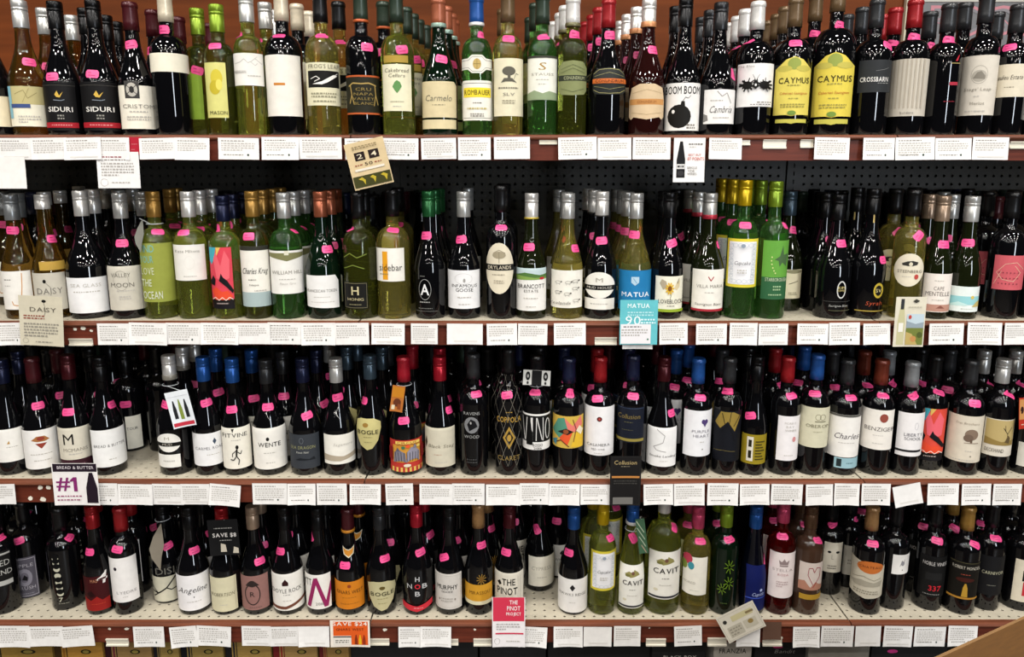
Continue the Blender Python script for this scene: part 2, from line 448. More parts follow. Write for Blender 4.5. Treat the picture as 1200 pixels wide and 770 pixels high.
        sf.rect(mb, -.55, .28, .5, .34, PINKD, .0014); sf.rect(mb, -.62, .62, -.1, .70, PINKD, .0014); mb.build('sticker_print', so)
    FRONT[row].append(dict(o=t, d=desc, x=x, px=X, cap=capn, r=r, glass=words, n=0))
    return t
def back(row, items):
    """(front bottle's number in its row, pixel x and y of the cap top, place in the line)"""
    stand(row)
    for k, px, py, idx in items:
        fb = FRONT[row][k-1]; r = fb['r']
        spot = place(row, px, py, r, r+.016+idx*.083)
        if not spot: continue
        fb['n'] += 1; o = fb['o']
        c = o.copy(); COL.objects.link(c); c.location = (spot[0], spot[1], SZ[row]); c.rotation_euler = (0, 0, random.uniform(-.5, .5))
        nth = ['next', 'second', 'third', 'fourth', 'fifth', 'sixth', 'seventh'][fb['n']-1]
        c['label'] = f"{fb['cap']} capped bottle, {nth} in line behind the {fb['d']}"
        c['group'] = 'wine bottles standing behind the front ones'
        for ch in o.children:
            e = ch.copy(); COL.objects.link(e); e.parent = c
            for g in ch.children:
                q = g.copy(); COL.objects.link(q); q.parent = e
W, C, G, K, LG = 'e8e5de', 'e2d6b8', '77736c', '16140f', 'b4b0a8'
def T(*a): return ('T',)+a
def R(*a): return ('R',)+a
def E(*a): return ('E',)+a
def P(*a): return ('P',)+a
def L(*a): return ('L',)+a
def O(*a): return ('O',)+a
def FL(*a): return ('F',)+a
DOME = [(-1, 0), (1, 0), (1, .62)]+[(math.cos(i*math.pi/12), .62+.38*math.sin(i*math.pi/12)) for i in range(1, 12)]+[(-1, .62)]
def flower(u, v, ru, rv, c, n=8):
    o = []
    for i in range(n):
        a = 2*math.pi*i/n+.2; o.append(L([(u+ru*.25*math.cos(a), v+rv*.25*math.sin(a)), (u+ru*math.cos(a), v+rv*math.sin(a))], .0022, c))
    return o
def vine():                               # pale scroll border inside the yellow edge
    o = [R(-.86, .06, .86, .94, 'e4e4e6')]
    for i in range(8):
        v = .13+.105*i
        for sd in (-1, 1): o += [O(sd*.66, v, .12, .04, .0007, 'a4b0bc'), L([(sd*.74, v), (sd*.52, v+.05)], .0006, '9aa8b4')]
    for u in (-.42, -.14, .14, .42): o += [O(u, .87, .13, .04, .0007, 'a4b0bc'), O(u, .13, .13, .04, .0007, 'a4b0bc')]
    o.append(E(0, .86, .12, .04, '8a96a4')); return o
CUP = vine()+[T('Cupcake', 0, .5, .42, .1, '44454c', .3), FL(0, .36, .5, 2, LG, .05)]
def siduri(): return [P([(-.25, .74), (-.1, .82), (.02, .72), (.25, .80), (.05, .68), (-.15, .69)], 'c9a648'), L([(-.35, .63), (.1, .62), (.3, .64)], .0012, '8a93a0'),
    T('*SIDURI', 0, .44, .72, .105, 'd9d6d0'), FL(0, .31, .4, 2, '8b8982', .06), R(-1, .06, 1, .17, 'a01c28'), FL(0, .115, 1.2, 1, 'd08a8a', .04), L([(-1, .93), (1, .93)], .0006, '55524c')]
def splat(u, v, ru, rv, seed):            # ragged ink splash
    q = random.Random(seed); o = [E(u, v, ru*.62, rv*.62, K)]
    for i in range(13):
        a = 2*math.pi*i/13+q.uniform(-.2, .2); k = q.uniform(.75, 1.15); o.append(L([(u, v), (u+ru*k*math.cos(a), v+rv*k*math.sin(a))], q.uniform(.0016, .0042), K))
    return o
# ---- top shelf
b(1, -22, 1, 'bur k', 'maroon/c', 'low cream label beside amber landscape bottle', [(-40, 112, 12, 148, C, 'r')])
b(1, 22, 0, 'bur am', 'silver/s', 'olive landscape label with blue bar', [(10, 101, 53, 148, 'ddd8c4', 'r',
  [R(-1, .55, 1, 1, 'b9ae7c'), L([(-.6, .8), (-.1, .9), (.1, .7), (.6, .85)], .0016, '8d8355'), L([(-.2, .6), (.2, .95)], .0014, '9a8f60'), R(-1, .2, -.8, 1, '7fb0be'), R(-.85, .46, .2, .56, '3b4d7e'), FL(.1, .25, 1.2, 3, LG, .07)])], (34.5, 72.7, -5))
b(1, 63.6, 1.3, 'bur k', 'black/s', 'black bird label beside silver capped bottle', [(52, 96, 90, 153, '100f11', 'r', siduri())], (60.5, 89.6, 3))
b(1, 108, 0, 'bur k', 'black/s', 'black bird label beside crested cream label', [(96, 96, 139, 153, '100f11', 'r', siduri())], (107.8, 86.5, -3))
b(1, 152, 2, 'bur k', 'maroon/c', 'cream label with ornate dark crest', [(137, 100, 184, 151, 'd9d3c4', 'r',
  [R(-.62, .70, .1, 1.1, '4c4a48'), E(-.26, .9, .28, .16, 'b3aea4'), L([(-.5, .8), (0, 1.02)], .0016, '4c4a48'), L([(-.5, 1.0), (0, .78)], .0016, '4c4a48'), E(-.26, .9, .12, .08, '3a3836'), T('CRISTOM', 0, .52, .78, .09, '8a867e'), FL(0, .4, .9, 1, LG, .06), FL(0, .28, 1.2, 2, LG, .06)])], (153, 52, 12))
b(1, 193.5, -8, 'bdx k', 'cream/c', 'narrow cream band high up', [(173.5, 62, 221, 84, 'd8d2c0', 'r')], (191, 34.5, 0), r=.043)
b(1, 230, 9.6, 'bdx ol', 'lime/s', 'plain green side label', [(219, 84, 238, 140, '86a336', 'r')], (231, 82.6, -15), gap=.055)
b(1, 256.4, 5, 'bdx ol', 'lime/s', 'pale yellow flower label', [(242, 73, 266, 138, 'cfcb7c', 'r',
  [E(.1, .72, .55, .16, 'c8b83c'), E(-.1, .55, .5, .13, 'b9a82e'), E(.3, .6, .3, .1, 'd9cd60'), T('MASON', .1, .09, .8, .07, '3d3a22')])], (251.4, 53, 5))
b(1, 285.7, -7, 'bdx yg', 'silver/s', 'white label with mountain sketch', [(267.5, 62, 308.6, 100, W, 'r',
  [L([(-.9, .68), (-.5, .72), (-.25, .82), (0, .7), (.2, .74), (.45, .84), (.9, .68)], .0009, '8d8b88'), L([(.2, .72), (.45, .62), (.6, .7)], .0008, '9d9b98'), L([(.3, .78), (.6, .9)], .0007, 'a5a3a0'), T('MERRIAN', -.55, .42, .4, .09, '8d8b88'), FL(.35, .3, .8, 1, LG, .07)])], (278, 43, 20))
b(1, 329, -9, 'bdx k', 'cream/c', 'tall off-white label with orange dash', [(310, 64, 353, 136, 'd6d1c8', 'r', [R(-.5, .505, .1, .545, 'c07a2c')])], (326.8, 41, 0), r=.041)
b(1, 374.5, -8, 'bdx y', 'black/c', 'label showing a leaping white frog', [(359.5, 73, 399, 123.5, 'd8d3b4', 'r',
  [R(-.86, .42, .9, .81, '15140f'), L([(-.7, .62), (-.4, .68), (-.2, .62), (-.5, .56)], .0014, W), P([(-.6, .5), (-.1, .56), (.3, .66), (.55, .72), (.78, .7), (.5, .62), (.2, .54), (-.1, .49)], W), L([(.6, .7), (.8, .76)], .0014, W), T("FROG'S LEAP", .05, .91, .84, .1, '6d6a58'), FL(0, .28, 1.4, 2, '8e8a72', .07), FL(0, .1, 1.2, 1, '8e8a72', .07)])], (377, 41.6, 2))
b(1, 422, -8, 'bdx k', 'dark green/c', 'olive label with gold dancing figures', [(406, 88, 447.5, 134, '2c2b1c', 'r',
  [R(-1, .955, 1, 1, 'b4562a'), R(-1, 0, 1, .045, 'b4562a'), L([(-.8, .72), (-.55, .8), (-.1, .78), (.3, .8), (.7, .74)], .0028, 'a58c50'), L([(-.7, .76), (-.62, .5), (-.75, .28)], .003, 'a58c50'), L([(-.62, .5), (-.5, .25)], .0024, 'a58c50'), L([(.62, .76), (.66, .5), (.8, .25)], .003, 'a58c50'), L([(.66, .5), (.55, .22)], .0024, 'a58c50'),
   T('CRU', 0, .64, .4, .08, '87743e'), T('NAPA', 0, .52, .5, .07, '87743e'), T('VALLEY', 0, .4, .55, .07, '87743e'), T('BLANC', 0, .28, .5, .07, '87743e')])], (430.6, 55, -2), ring=('b4562a', .006))
b(1, 464, -8, 'bdx yg', 'dark green/c', 'cream label with green leaf', [(449, 75, 482, 130, 'ded9bc', 'r',
  [T('Cakebread', 0, .87, .8, .085, '5e5c50', .15), T('Cellars', 0, .76, .55, .075, '5e5c50', .15), P([(-.3, .52), (-.15, .62), (0, .66), (.2, .62), (.32, .53), (.15, .44), (0, .38), (-.15, .44)], '5d8a50'), FL(0, .2, .9, 1, '9a967e', .05), FL(0, .1, .6, 1, LG, .04)]), (450, 64.5, 478, 73, 'a98d3c', 'r')], (471.4, 58, 8))
b(1, 513.5, -2, 'bur em', 'copper/c', 'tan label over a separate tan strip', [(493.5, 95, 534.5, 137.6, 'cfc19a', [(-1, 0), (1, 0), (1, .9), (.85, 1), (-1, 1)],
  [T('Carmelo', 0, .54, .72, .17, '6a6858', .25), FL(0, .35, .7, 1, '948c70', .05)]), (493.5, 140, 534.5, 151, 'cfc19a', 'r')], (517.7, 69, -10), ring=('8fa89a', .009))
b(1, 558.4, -4, 'bdx g', 'blue/c', 'two white panels, one with yellow oval', [(538, 94, 577.4, 141, 'e3e1d6', [(-1, .06), (-.9, 0), (.9, 0), (1, .06), (1, .94), (.9, 1), (-.9, 1), (-1, .94)],
  [L([(-.9, .06), (.9, .06), (.92, .93), (-.92, .93), (-.92, .06)], .0009, '3e4a3a'), R(-.85, .58, .85, .82, 'e6cf38'), T('*ROMBAUER', 0, .70, .78, .13, '5a5020'), FL(0, .44, .5, 1, '77736c', .05), FL(0, .3, 1.2, 1, 'b7a86a', .08), FL(0, .16, .8, 2, '77736c', .05)]),
  (538, 64, 577.4, 85.5, 'e3e1d6', [(-1, .2), (-.55, .2), (-.3, 0), (.3, 0), (.55, .2), (1, .2), (1, .8), (.55, .8), (.3, 1), (-.3, 1), (-.55, .8), (-1, .8)],
  [L([(-1, .3), (-.5, .3), (-.28, .1), (.28, .1), (.5, .3), (1, .3)], .0008, '3e4a3a'), L([(-1, .7), (-.5, .7), (-.28, .9), (.28, .9), (.5, .7), (1, .7)], .0008, '3e4a3a'), E(0, .5, .24, .3, 'b9a060'), L([(-.2, .5), (.2, .5)], .001, '6c5a2c'), L([(0, .2), (0, .8)], .001, '6c5a2c')])], (565.5, 43, -12), ring=('dcdad6', .007))
b(1, 595, -8, 'bdx y', 'bronze/c', 'cream label with dark tree and stag', [(579, 68, 614, 136, 'd9d2b6', 'r',
  [E(0, .78, .42, .08, '5a574c'), R(-.08, .6, .1, .76, '5a574c'), P([(-.5, .58), (-.3, .66), (.2, .66), (.5, .58), (.2, .6), (-.2, .6)], '5a574c'), L([(.3, .64), (.45, .74), (.6, .72)], .0012, '5a574c'), FL(0, .49, 1.3, 1, '6a665a', .05), T('SLV', 0, .38, .35, .05, '77736c'), FL(0, .27, .8, 2, '9a947e', .04)])], (596, 44.7, -5))
b(1, 636, -6, 'bdx g', 'dark green/c', 'white label bearing a gold S', [(618.7, 65, 653, 117, 'dcdcd0', 'r',
  [T('S', 0, .76, .22, .17, 'a2813c', .2), T('STAUSS', 0, .58, .7, .06, '9a9488'), FL(0, .46, .8, 1, LG, .04), FL(0, .36, .5, 1, LG, .04), P([(-1, 0), (1, 0), (1, .16), (.4, .2), (0, .15), (-.5, .22), (-1, .15)], '8a9a78'), R(-1, .95, 1, 1, '4a4a40')])], (637, 43, 8))
b(1, 671.4, -3, 'bdx ol', 'white/c', 'olive oval label with dark band', [(655, 70.6, 687, 111.7, '7e8458', [(-1, .15), (-.8, .03), (0, 0), (.8, .03), (1, .15), (1, .8), (.7, .97), (0, 1), (-.7, .97), (-1, .8)],
  [R(-1, .42, 1, .58, '3c4232'), T('*CONUNDRUM', .1, .5, .7, .1, 'a3a680'), L([(-.8, .75), (0, .88), (.8, .75)], .001, '59603e'), L([(-.8, .2), (0, .1), (.8, .2)], .001, '59603e'), L([(-.8, .65), (0, .78), (.8, .65)], .001, '59603e')])], (674.5, 41, -8), ring=('6e6a4a', .008))
b(1, 713.5, -1, 'bur k', 'red/c', 'scrolled dark label with orange band', [(695, 68, 733, 111, '2e3230', [(-1, .15), (-.8, .03), (0, 0), (.8, .03), (1, .15), (1, .8), (.7, .97), (0, 1), (-.7, .97), (-1, .8)],
  [L([(-.95, .78), (-.6, .93), (0, .96), (.6, .93), (.95, .78)], .001, 'a8a06a'), L([(-.95, .2), (-.6, .08), (0, .05), (.6, .08), (.95, .2)], .001, 'a8a06a'), L([(-.9, .68), (0, .82), (.9, .68)], .0009, '8a865c'), R(-1, .42, 1, .59, 'c4662c'), T('*CONUNDRUM', 0, .505, .82, .11, '4a2410'), L([(-.9, .32), (0, .2), (.9, .32)], .0009, '8a865c')])], (715.6, 41, 0), r=.043)
b(1, 761, -1, 'bur ro', 'white/s', 'beige scalloped label with orange band', [(737.6, 98, 778, 140, 'cdb592', [(-1, .08), (-.85, 0), (-.7, .07), (0, .0), (.7, .07), (.85, 0), (1, .08), (.88, .3), (1, .55), (.85, .9), (.4, 1), (-.4, 1), (-.85, .9), (-1, .55), (-.88, .3)],
  [R(-.95, .42, .95, .58, 'c08a50'), L([(-.8, .74), (0, .84), (.8, .74)], .0008, 'a58e68'), L([(-.8, .2), (0, .14), (.8, .2)], .0008, 'a58e68'), T('*CONUNDRUM', 0, .5, .5, .08, 'a06a38')])], (766, 58.5, -3), ring=('c98a5c', .012))
b(1, 804, -2, 'bur k', 'black/s', 'white label showing a round bomb', [(779, 97, 820.5, 153, 'dcdad6', 'r',
  [T('*BOOM BOOM', 0, .85, .95, .17, K), E(-.15, .3, .62, .25, K), P([(-.1, .5), (.15, .5), (.12, .62), (-.05, .62)], K), L([(.02, .62), (.15, .7), (.3, .68)], .0012, K), E(-.45, .4, .08, .04, 'dcdad6'), L([(.3, .68), (.42, .74)], .001, K), FL(.5, .12, .5, 2, G, .06)])])
b(1, 845.5, 2.6, 'bur k', 'charcoal/s', 'grey-white label with cursive name', [(825, 104.7, 861.6, 145, 'cfcdca', 'r',
  [T('Cambria', .1, .42, .7, .2, '55534f', .4), L([(-.2, .95), (.1, .8), (.4, .9), (.7, .6)], .002, '9a9894'), P([(-1, .05), (-.7, .1), (-.75, .25), (-1, .3)], '7a7874'), FL(-.2, .68, .8, 1, LG, .06), FL(.1, .18, 1.0, 1, LG, .05)])], (859, 87, 70))
b(1, 889, 1.3, 'bdx k', 'white/c', 'white label with black ink blot', [(864, 74, 908, 125, 'e0dedc', 'r',
  splat(-.42, .5, .42, .15, 3)+splat(.45, .5, .42, .15, 5)+[P([(-.14, .46), (-.06, .66), (0, .6), (.06, .66), (.14, .46), (0, .4)], K), L([(-.05, .64), (-.16, .74)], .001, K), L([(.05, .64), (.16, .74)], .001, K), E(0, .5, .05, .03, 'e0dedc')]+[T('The Blot', -.5, .93, .4, .05, G, .2), FL(.5, .1, .8, 1, G, .05), FL(.3, .05, 1, 1, K, .03)])], (877, 49, 5), r=.041)
def caymus(): return [E(0, .88, .35, .1, '8f9a4a'), E(-.5, .8, .4, .05, 'b9ae50'), E(.5, .8, .4, .05, 'b9ae50'), T('*CAYMUS', .05, .60, .82, .1, '4a4620'), FL(.05, .52, .7, 1, '9a9048', .04), T('Cabernet Sauvignon', .05, .38, .72, .055, 'b0562c', .3), FL(.05, .3, .5, 1, '9a9048', .03), FL(.05, .2, 1.3, 2, '9a9048', .04), E(0, .055, .22, .04, '6f8a3c')]
CAYS = [(-1, .02), (-.3, .02), (0, 0), (.3, .02), (1, .02), (1, .8), (.75, .86), (.45, .95), (0, 1), (-.45, .95), (-.75, .86), (-1, .8)]
b(1, 933, -2, 'bdx k', 'bronze/c', 'yellow ornate label, the smaller of two', [(908, 66, 950, 136, 'd3c35c', CAYS, caymus()), (908.5, 139.5, 944, 145, 'b9b24e', [(-1, .2), (-.3, .2), (0, 0), (.3, .2), (1, .2), (1, 1), (-1, 1)])], (932.5, 50, 0), r=.0415)
b(1, 982, -20, 'bdx k', 'bronze/c', 'yellow ornate label, the larger of two', [(953, 61, 999.5, 138, 'd3c04c', CAYS, caymus()), (954, 139.5, 993, 146.5, 'b9b24e', [(-1, .2), (-.3, .2), (0, 0), (.3, .2), (1, .2), (1, 1), (-1, 1)])], (985.7, 30, -8), r=.046)
b(1, 1028.6, -1, 'bdx k', 'charcoal/c', 'dark grey label across its middle', [(1006, 70, 1045, 108, '34373a', 'r', [T('*CROSSBARN', -.05, .4, .82, .15, 'd6d4d0'), L([(0, .66), (.5, .7), (.75, .76)], .0006, '8a8a88'), FL(.5, .28, .7, 1, '8a8a88', .04)])], (1041, 53, -25), r=.04)
b(1, 1072, -1, 'bdx k', 'red/c', 'wide grey ribbed label', [(1039, 69, 1088, 136, 'bdb6a8', 'r',
  [R(-.95+.2*i, .14, -.87+.2*i, 1, 'a89f90') for i in range(9)]+[T('bardera', .05, .06, .3, .04, '77736c')])], (1072, 44, -12), r=.044)
b(1, 1112, 4, 'bdx k', 'charcoal/c', 'plain front with small red marks', [(1090, 64, 1126, 140, None, 'r', [P([(.45, .9), (.6, .9), (.72, 1), (.62, .98)], 'b02838'), R(.2, .86, .8, .875, '8a7a48'), R(.2, .53, .75, .58, 'a0283a'), FL(.3, .28, .7, 1, '7a1c2a', .03)])], (1113, 47.5, -8), r=.041)
b(1, 1155, -7, 'bdx k', 'charcoal/c', 'cream label with oval house drawing', [(1121.5, 65, 1170, 135, 'ccc5b8', 'r',
  [O(.02, .68, .4, .15, .0009, '8e887c'), E(.02, .66, .36, .1, 'a8a296'), P([(-.28, .62), (-.1, .72), (.1, .74), (.3, .66), (.3, .6)], '7f796e'), T("Stags' Leap", 0, .43, .66, .07, '8e887c', .25), FL(0, .32, .3, 1, LG, .04), T('Merlot', .05, .2, .34, .05, '8e887c'), FL(0, .07, 1, 1, LG, .04)])], None, r=.042)
b(1, 1192, 4.7, 'bdx k', 'charcoal/c', 'cream label with cursive script line', [(1162, 75, 1212, 113.5, 'd2c9b4', 'r', [T('Beaulieu Estate', -.1, .6, .75, .14, '4e483c', .3), FL(0, .3, .5, 1, '8e8674', .05)])], (1183, 55, 8), r=.041)
b(1, 1232, 3, 'bdx k', 'charcoal/c', 'pale label beyond the cursive one', [(1200, 110, 1240, 140, W, 'r')])
back(1, [(2, 50, 8, 1), (2, 82.6, 16, 2), (4, 99, 12, 1), (4, 123, 18, 2), (4, 134, 8, 1), (5, 178, 12, 1), (5, 208, 18, 2), (5, 245, 22, 3), (9, 310, 5, 1), (9, 319.5, 12, 2), (10, 347, -2, 1), (10, 361, 4, 2),
  (11, 396, 0, 1), (12, 449, 10, 1), (13, 475, 2, 1), (13, 483, 6, 2), (13, 490, 14, 3), (13, 498, 22, 4), (14, 522, 5, 1), (14, 527.5, 13, 2), (14, 531, 22, 3), (16, 590, 15, 2), (17, 628, 8, 1), (17, 622, 17, 3), (18, 663, 6, 1), (18, 657.7, 11, 2), (18, 650, 18, 3),
  (19, 702.6, 8, 1), (19, 695, 12.5, 2), (19, 687, 18, 3), (20, 747, 9, 1), (20, 736, 15.6, 2), (20, 728.6, 21, 3), (21, 792.7, 8, 1), (22, 833, 11, 1), (22, 823, 17, 2), (23, 874.5, 8.6, 1), (23, 865, 16, 2), (23, 857, 21, 3),
  (24, 921, 4, 1), (24, 911.7, 11, 2), (24, 901, 17, 3), (25, 957, -4, 1), (26, 1011.7, 6.5, 1), (26, 993.5, 13.5, 2), (27, 1050.6, 5, 1), (27, 1035, 13, 2), (28, 1091, 12, 1), (29, 1132, 4, 1), (30, 1169, 14, 1), (3, 92, 10, 1)])
# ---- second shelf
b(2, 12.8, 228.6, 'bur am', 'grey/s', 'white label with orange swoosh', [(-2, 318, 38, 363, 'dedbd4', 'r', [L([(.42, .95), (.36, .6), (.25, .3), (.05, .1), (-.3, .12), (-.38, .22)], .0022, 'c08a4a'), FL(-.5, .78, .5, 1, G, .05), FL(-.55, .62, .4, 1, LG, .05)])], (14, 270, -5))
b(2, 49.7, 228.6, 'bur am', 'white/s', 'daisy label behind a folded card', [(37.6, 320, 78, 364, 'bdb8aa', 'r', [E(-.25, .78, .1, .05, K), L([(-.2, .75), (.1, .6), (.05, .4)], .0008, K), T('DAISY', 0, .52, .75, .16, '77736c')]), (46, 306.5, 77, 316.5, 'a8883a', 'r')], (62, 279.7, -3), capl=.034)
b(2, 93, 224, 'bur k', 'white/s', 'bare white label with faint lettering', [(78, 325.5, 127, 367, 'd6d6d6', 'r', [T('SEA GLASS', -.05, .78, .72, .1, LG), FL(0, .6, 1.3, 1, LG, .06)])], None, r=.046)
b(2, 140, 226.7, 'bur k', 'silver/s', 'grey-cream label with ringed name', [(125, 312, 170, 364, 'c3beb0', 'r', [T('VALLEY', -.25, .8, .5, .09, '6a675e'), T('MOON', -.2, .58, .6, .1, '6a675e'), O(-.25, .68, .38, .22, .0008, '8a867a'), FL(0, .45, 1, 1, LG, .05), FL(-.1, .32, .6, 2, LG, .05)])], (142.7, 285, 0), r=.043)
b(2, 178.7, 225, 'bdx yg', 'gold/s', 'tall teal and white stacked lettering', [(166, 285, 205, 354, '8d9440', 'r', [T('FIND', -.55, .91, .42, .12, '6fa8a4'), T('YOUR', -.6, .73, .38, .12, '6fa8a4'), T('LOVE', -.6, .53, .38, .12, 'c2c8ac'), T('*THE', -.7, .33, .3, .12, 'c2c8ac'), T('OCEAN', -.4, .12, .55, .13, 'cfd4c0')])], (185, 271, -6), r=.0405)
b(2, 219, 225, 'bdx yg', 'white/s', 'square white label beside stacked lettering', [(204, 287, 241, 329, 'dcd9d2', 'r', [T('Kate Miltons', -.1, .82, .75, .08, '8a867c'), O(0, .5, .3, .18, .0005, 'cfcbc2'), FL(0, .12, .8, 1, LG, .05)])], (214.5, 272, 5), r=.039)
ARTRED = [R(-1, .06, 1, .16, '1a1414'), P([(-1, 1), (-.3, 1), (-.55, .8), (-.8, .72), (-1, .78)], '3fa0b0'), P([(-.3, 1), (.1, 1), (-.3, .85)], 'd8b25c'), P([(-.6, .8), (-.35, .93), (0, .7), (.4, .95), (.8, .8), (.7, .5), (.2, .45), (-.4, .5)], 'dd5f6a'), P([(-1, .45), (-.7, .55), (-.5, .48), (-.6, .38), (-1, .4)], '16141a'), P([(-.2, .46), (0, .58), (.15, .52), (.5, .46), (1, .3), (.9, .25), (.4, .36), (.05, .42)], '16141a'), P([(-.9, .3), (-.5, .36), (0, .28), (.5, .3), (.9, .2), (.6, .15), (-.6, .15)], 'd8482c'), L([(-.9, .15), (-.6, .19), (-.3, .14), (0, .19), (.3, .14), (.6, .19), (.9, .15)], .0016, 'e8d8cc'), FL(0, .09, 1, 1, '9a8c88', .04)]
b(2, 260.6, 230, 'bdx yg', 'navy/s', 'red and teal painted label', [(243.7, 290, 273, 362, 'd04050', 'r', [R(-1, 0, 1, .15, '17131a')]+ARTRED)], (251, 267.7, 10), r=.039)
b(2, 295.5, 224.6, 'bdx ol', 'gold/s', 'white label over pale blue band', [(280.5, 288.7, 316, 359.6, 'dbd8ce', 'r', [R(-1, .93, 1, 1, '3c3c34'), R(-1, 0, 1, .24, '9fb0b0'), T('Charles Krug', 0, .58, .84, .13, '34322c', .3), FL(-.2, .45, .5, 1, G, .03), T('Napa', -.1, .36, .3, .04, G), FL(.3, .27, .8, 1, LG, .03)])], (291, 277, 2), r=.0385)
b(2, 331.5, 226.5, 'bdx g', 'silver/s', 'white label under an olive triangle', [(314.6, 294, 356, 344.6, 'dedcd6', 'r', [P([(-1, .86), (0, .76), (1, .86), (1, .95), (-1, .95)], '77764f'), R(-.12, .9, .12, 1.0, 'cfcdb8'), T('WILLIAM HILL', 0, .5, .86, .085, '8a867c'), FL(0, .34, .9, 1, LG, .04), T('Pinot Gris', 0, .24, .42, .05, LG, .2)])], (346, 270, -8), r=.041)
b(2, 374.6, 225, 'bur em', 'copper/s', 'white label with clipped corner', [(359, 323, 397, 362, 'd6d5d2', [(-1, .05), (1, 0), (1, .82), (.8, 1), (-1, 1)], [T('FRANCISCAN TOKEN', -.05, .54, .9, .09, '6e6a64'), FL(0, .35, 1, 1, LG, .04), FL(0, .2, 1.4, 1, LG, .03)])], (384, 292, -2))
b(2, 419, 226, 'bdx ol', 'black/c', 'small black square label with H', [(402.7, 331, 431, 362, '15140f', 'r', [L([(-.92, .04), (.92, .04), (.92, .96), (-.92, .96), (-.92, .04)], .0007, '8d8766'), T('*H', 0, .68, .3, .32, 'bcb28a'), T('HONIG', 0, .36, .65, .1, 'bcb28a'), FL(0, .16, 1, 1, '8d8766', .06)]), (401, 285, 433, 328, None, 'r', [L([(-.9, .6), (-.4, .72), (.1, .6), (.8, .7)], .002, '6e7a34'), L([(-.9, .3), (-.2, .4), (.6, .3)], .002, '6e7a34')])], (409, 269, 8), r=.0395)
b(2, 458.7, 223, 'bdx y', 'black/c', 'white label with orange window', [(441.5, 291, 473.7, 330, 'dedbd2', 'r', [R(-.5, .05, -.14, .9, 'd8961c'), T('sidebar', .05, .42, .78, .2, '2c2820'), FL(-.4, .22, .6, 1, '8c7a4c', .06)])], (460.6, 268.8, -12), r=.0395)
b(2, 501.8, 224.6, 'bur k', 'green/s', 'black front with white ringed A', [(483, 320, 512, 366, None, 'r', [O(-.02, .58, .52, .26, .0008, 'b8b8b6'), T('*A', -.02, .58, .36, .28, 'dedede'), FL(-.02, .26, .9, 1, 'a0a09c', .05), FL(0, .1, 1.2, 1, '6a6a66', .04), L([(-1, .03), (1, .03)], .0005, '8a8a84'), FL(-.2, .92, .4, 1, '6a6a66', .04)])], (498.8, 276, 3), r=.036)
b(2, 543, 225, 'bur k', 'silver/s', 'white label with goose lettering', [(523.6, 317, 562, 362, 'cfcfcf', 'r', [T('INFAMOUS', .05, .6, .74, .08, '4a4844'), T('GOOSE', .05, .49, .5, .09, '4a4844'), O(0, .78, .5, .14, .0005, 'b2b0ac'), E(.05, .74, .07, .05, '9a9894'), FL(.05, .3, .8, 1, LG, .05), FL(.05, .12, .7, 1, LG, .04)])], (540, 280.5, 8), r=.039)
b(2, 587, 218, 'bdx k', 'black/c', 'tall cream oval with dark band', [(568, 284.6, 601.5, 344.6, 'd6cdb6', 'o', [R(-1, .46, 1, .58, '1c1a18'), T('DRYLANDS', 0, .52, .8, .07, 'd6cdb6'), E(0, .76, .45, .07, '9a9078'), L([(0, .6), (0, .82)], .0016, '7f765e'), L([(-.4, .8), (0, .86), (.4, .8)], .0012, '8a8068'), FL(0, .38, .9, 1, '8a8270', .03), FL(0, .26, .7, 2, 'a39a86', .04)])], (587.5, 266, 0), r=.0385)
b(2, 623, 227, 'bur dg', 'white/s', 'label with green hills', [(604, 314.6, 641.5, 364.5, 'dddbd6', 'r', [R(-1, .76, 1, 1, 'b4c6c8'), P([(-1, .74), (1, .74), (1, .86), (.5, .84), (0, .88), (-.4, .9), (-1, .84)], '4c7038'), P([(-1, .72), (1, .74), (1, .78), (.2, .78), (-1, .84)], '7b9a4a'), E(.65, .76, .16, .03, 'b02430'), T('BRANCOTT', 0, .58, .82, .1, '3c3a36'), T('ESTATE', 0, .47, .42, .06, '55524c'), FL(0, .3, .9, 1, LG, .04), FL(0, .1, .6, 1, LG, .04)])], (619.6, 289.5, 2), r=.0385, ring=('b9a33c', .004))
b(2, 666, 227, 'bur y', 'silver/s', 'label dotted with small sheep sketches', [(646, 317, 682, 361, 'd9d6cc', 'r', [x for (u, v) in ((-.5, .68), (.1, .68), (-.5, .42), (.05, .38), (.5, .52), (.55, .2), (.5, .72)) for x in (O(u, v, .17, .035, .0008, '5a5850'), E(u+.2, v+.02, .05, .018, '4a4842'), L([(u-.1, v-.035), (u-.1, v-.07)], .0007, '4a4842'), L([(u+.1, v-.035), (u+.1, v-.07)], .0007, '4a4842'))]+[T('Yealands', -.35, .14, .6, .08, '55524a', .3)])], (675, 291, -3), r=.0385)
b(2, 706, 225, 'bur k', 'white/s', 'half-round white label with bar', [(685.5, 319, 720, 350, 'd6d3ca', 'o', [R(-1, .32, 1, .5, '15140f'), T('MUD HOUSE', 0, .41, .8, .09, 'b8b4aa'), T('M', 0, .7, .22, .16, 'a39d90')]), (685.5, 350, 719.5, 363, 'cfccc4', 'r', [FL(0, .5, 1.2, 1, LG, .2)])], (705, 282, 5), r=.0385, ring=('3a3836', .003), capl=.058)
b(2, 746.5, 227, 'bur y', 'silver/s', 'blue label with white shield', [(725, 317, 763, 364, '1e74a8', 'r', [P([(-.22, .84), (-.22, .7), (0, .62), (.22, .7), (.22, .84)], 'a8c4d4'), L([(-.1, .8), (.1, .68)], .0012, '1e74a8'), T('*MATUA', .05, .4, .8, .12, 'dfe6ea'), FL(0, .2, .3, 1, 'a8c4d4', .05)])], (743, 275, -5), r=.039)
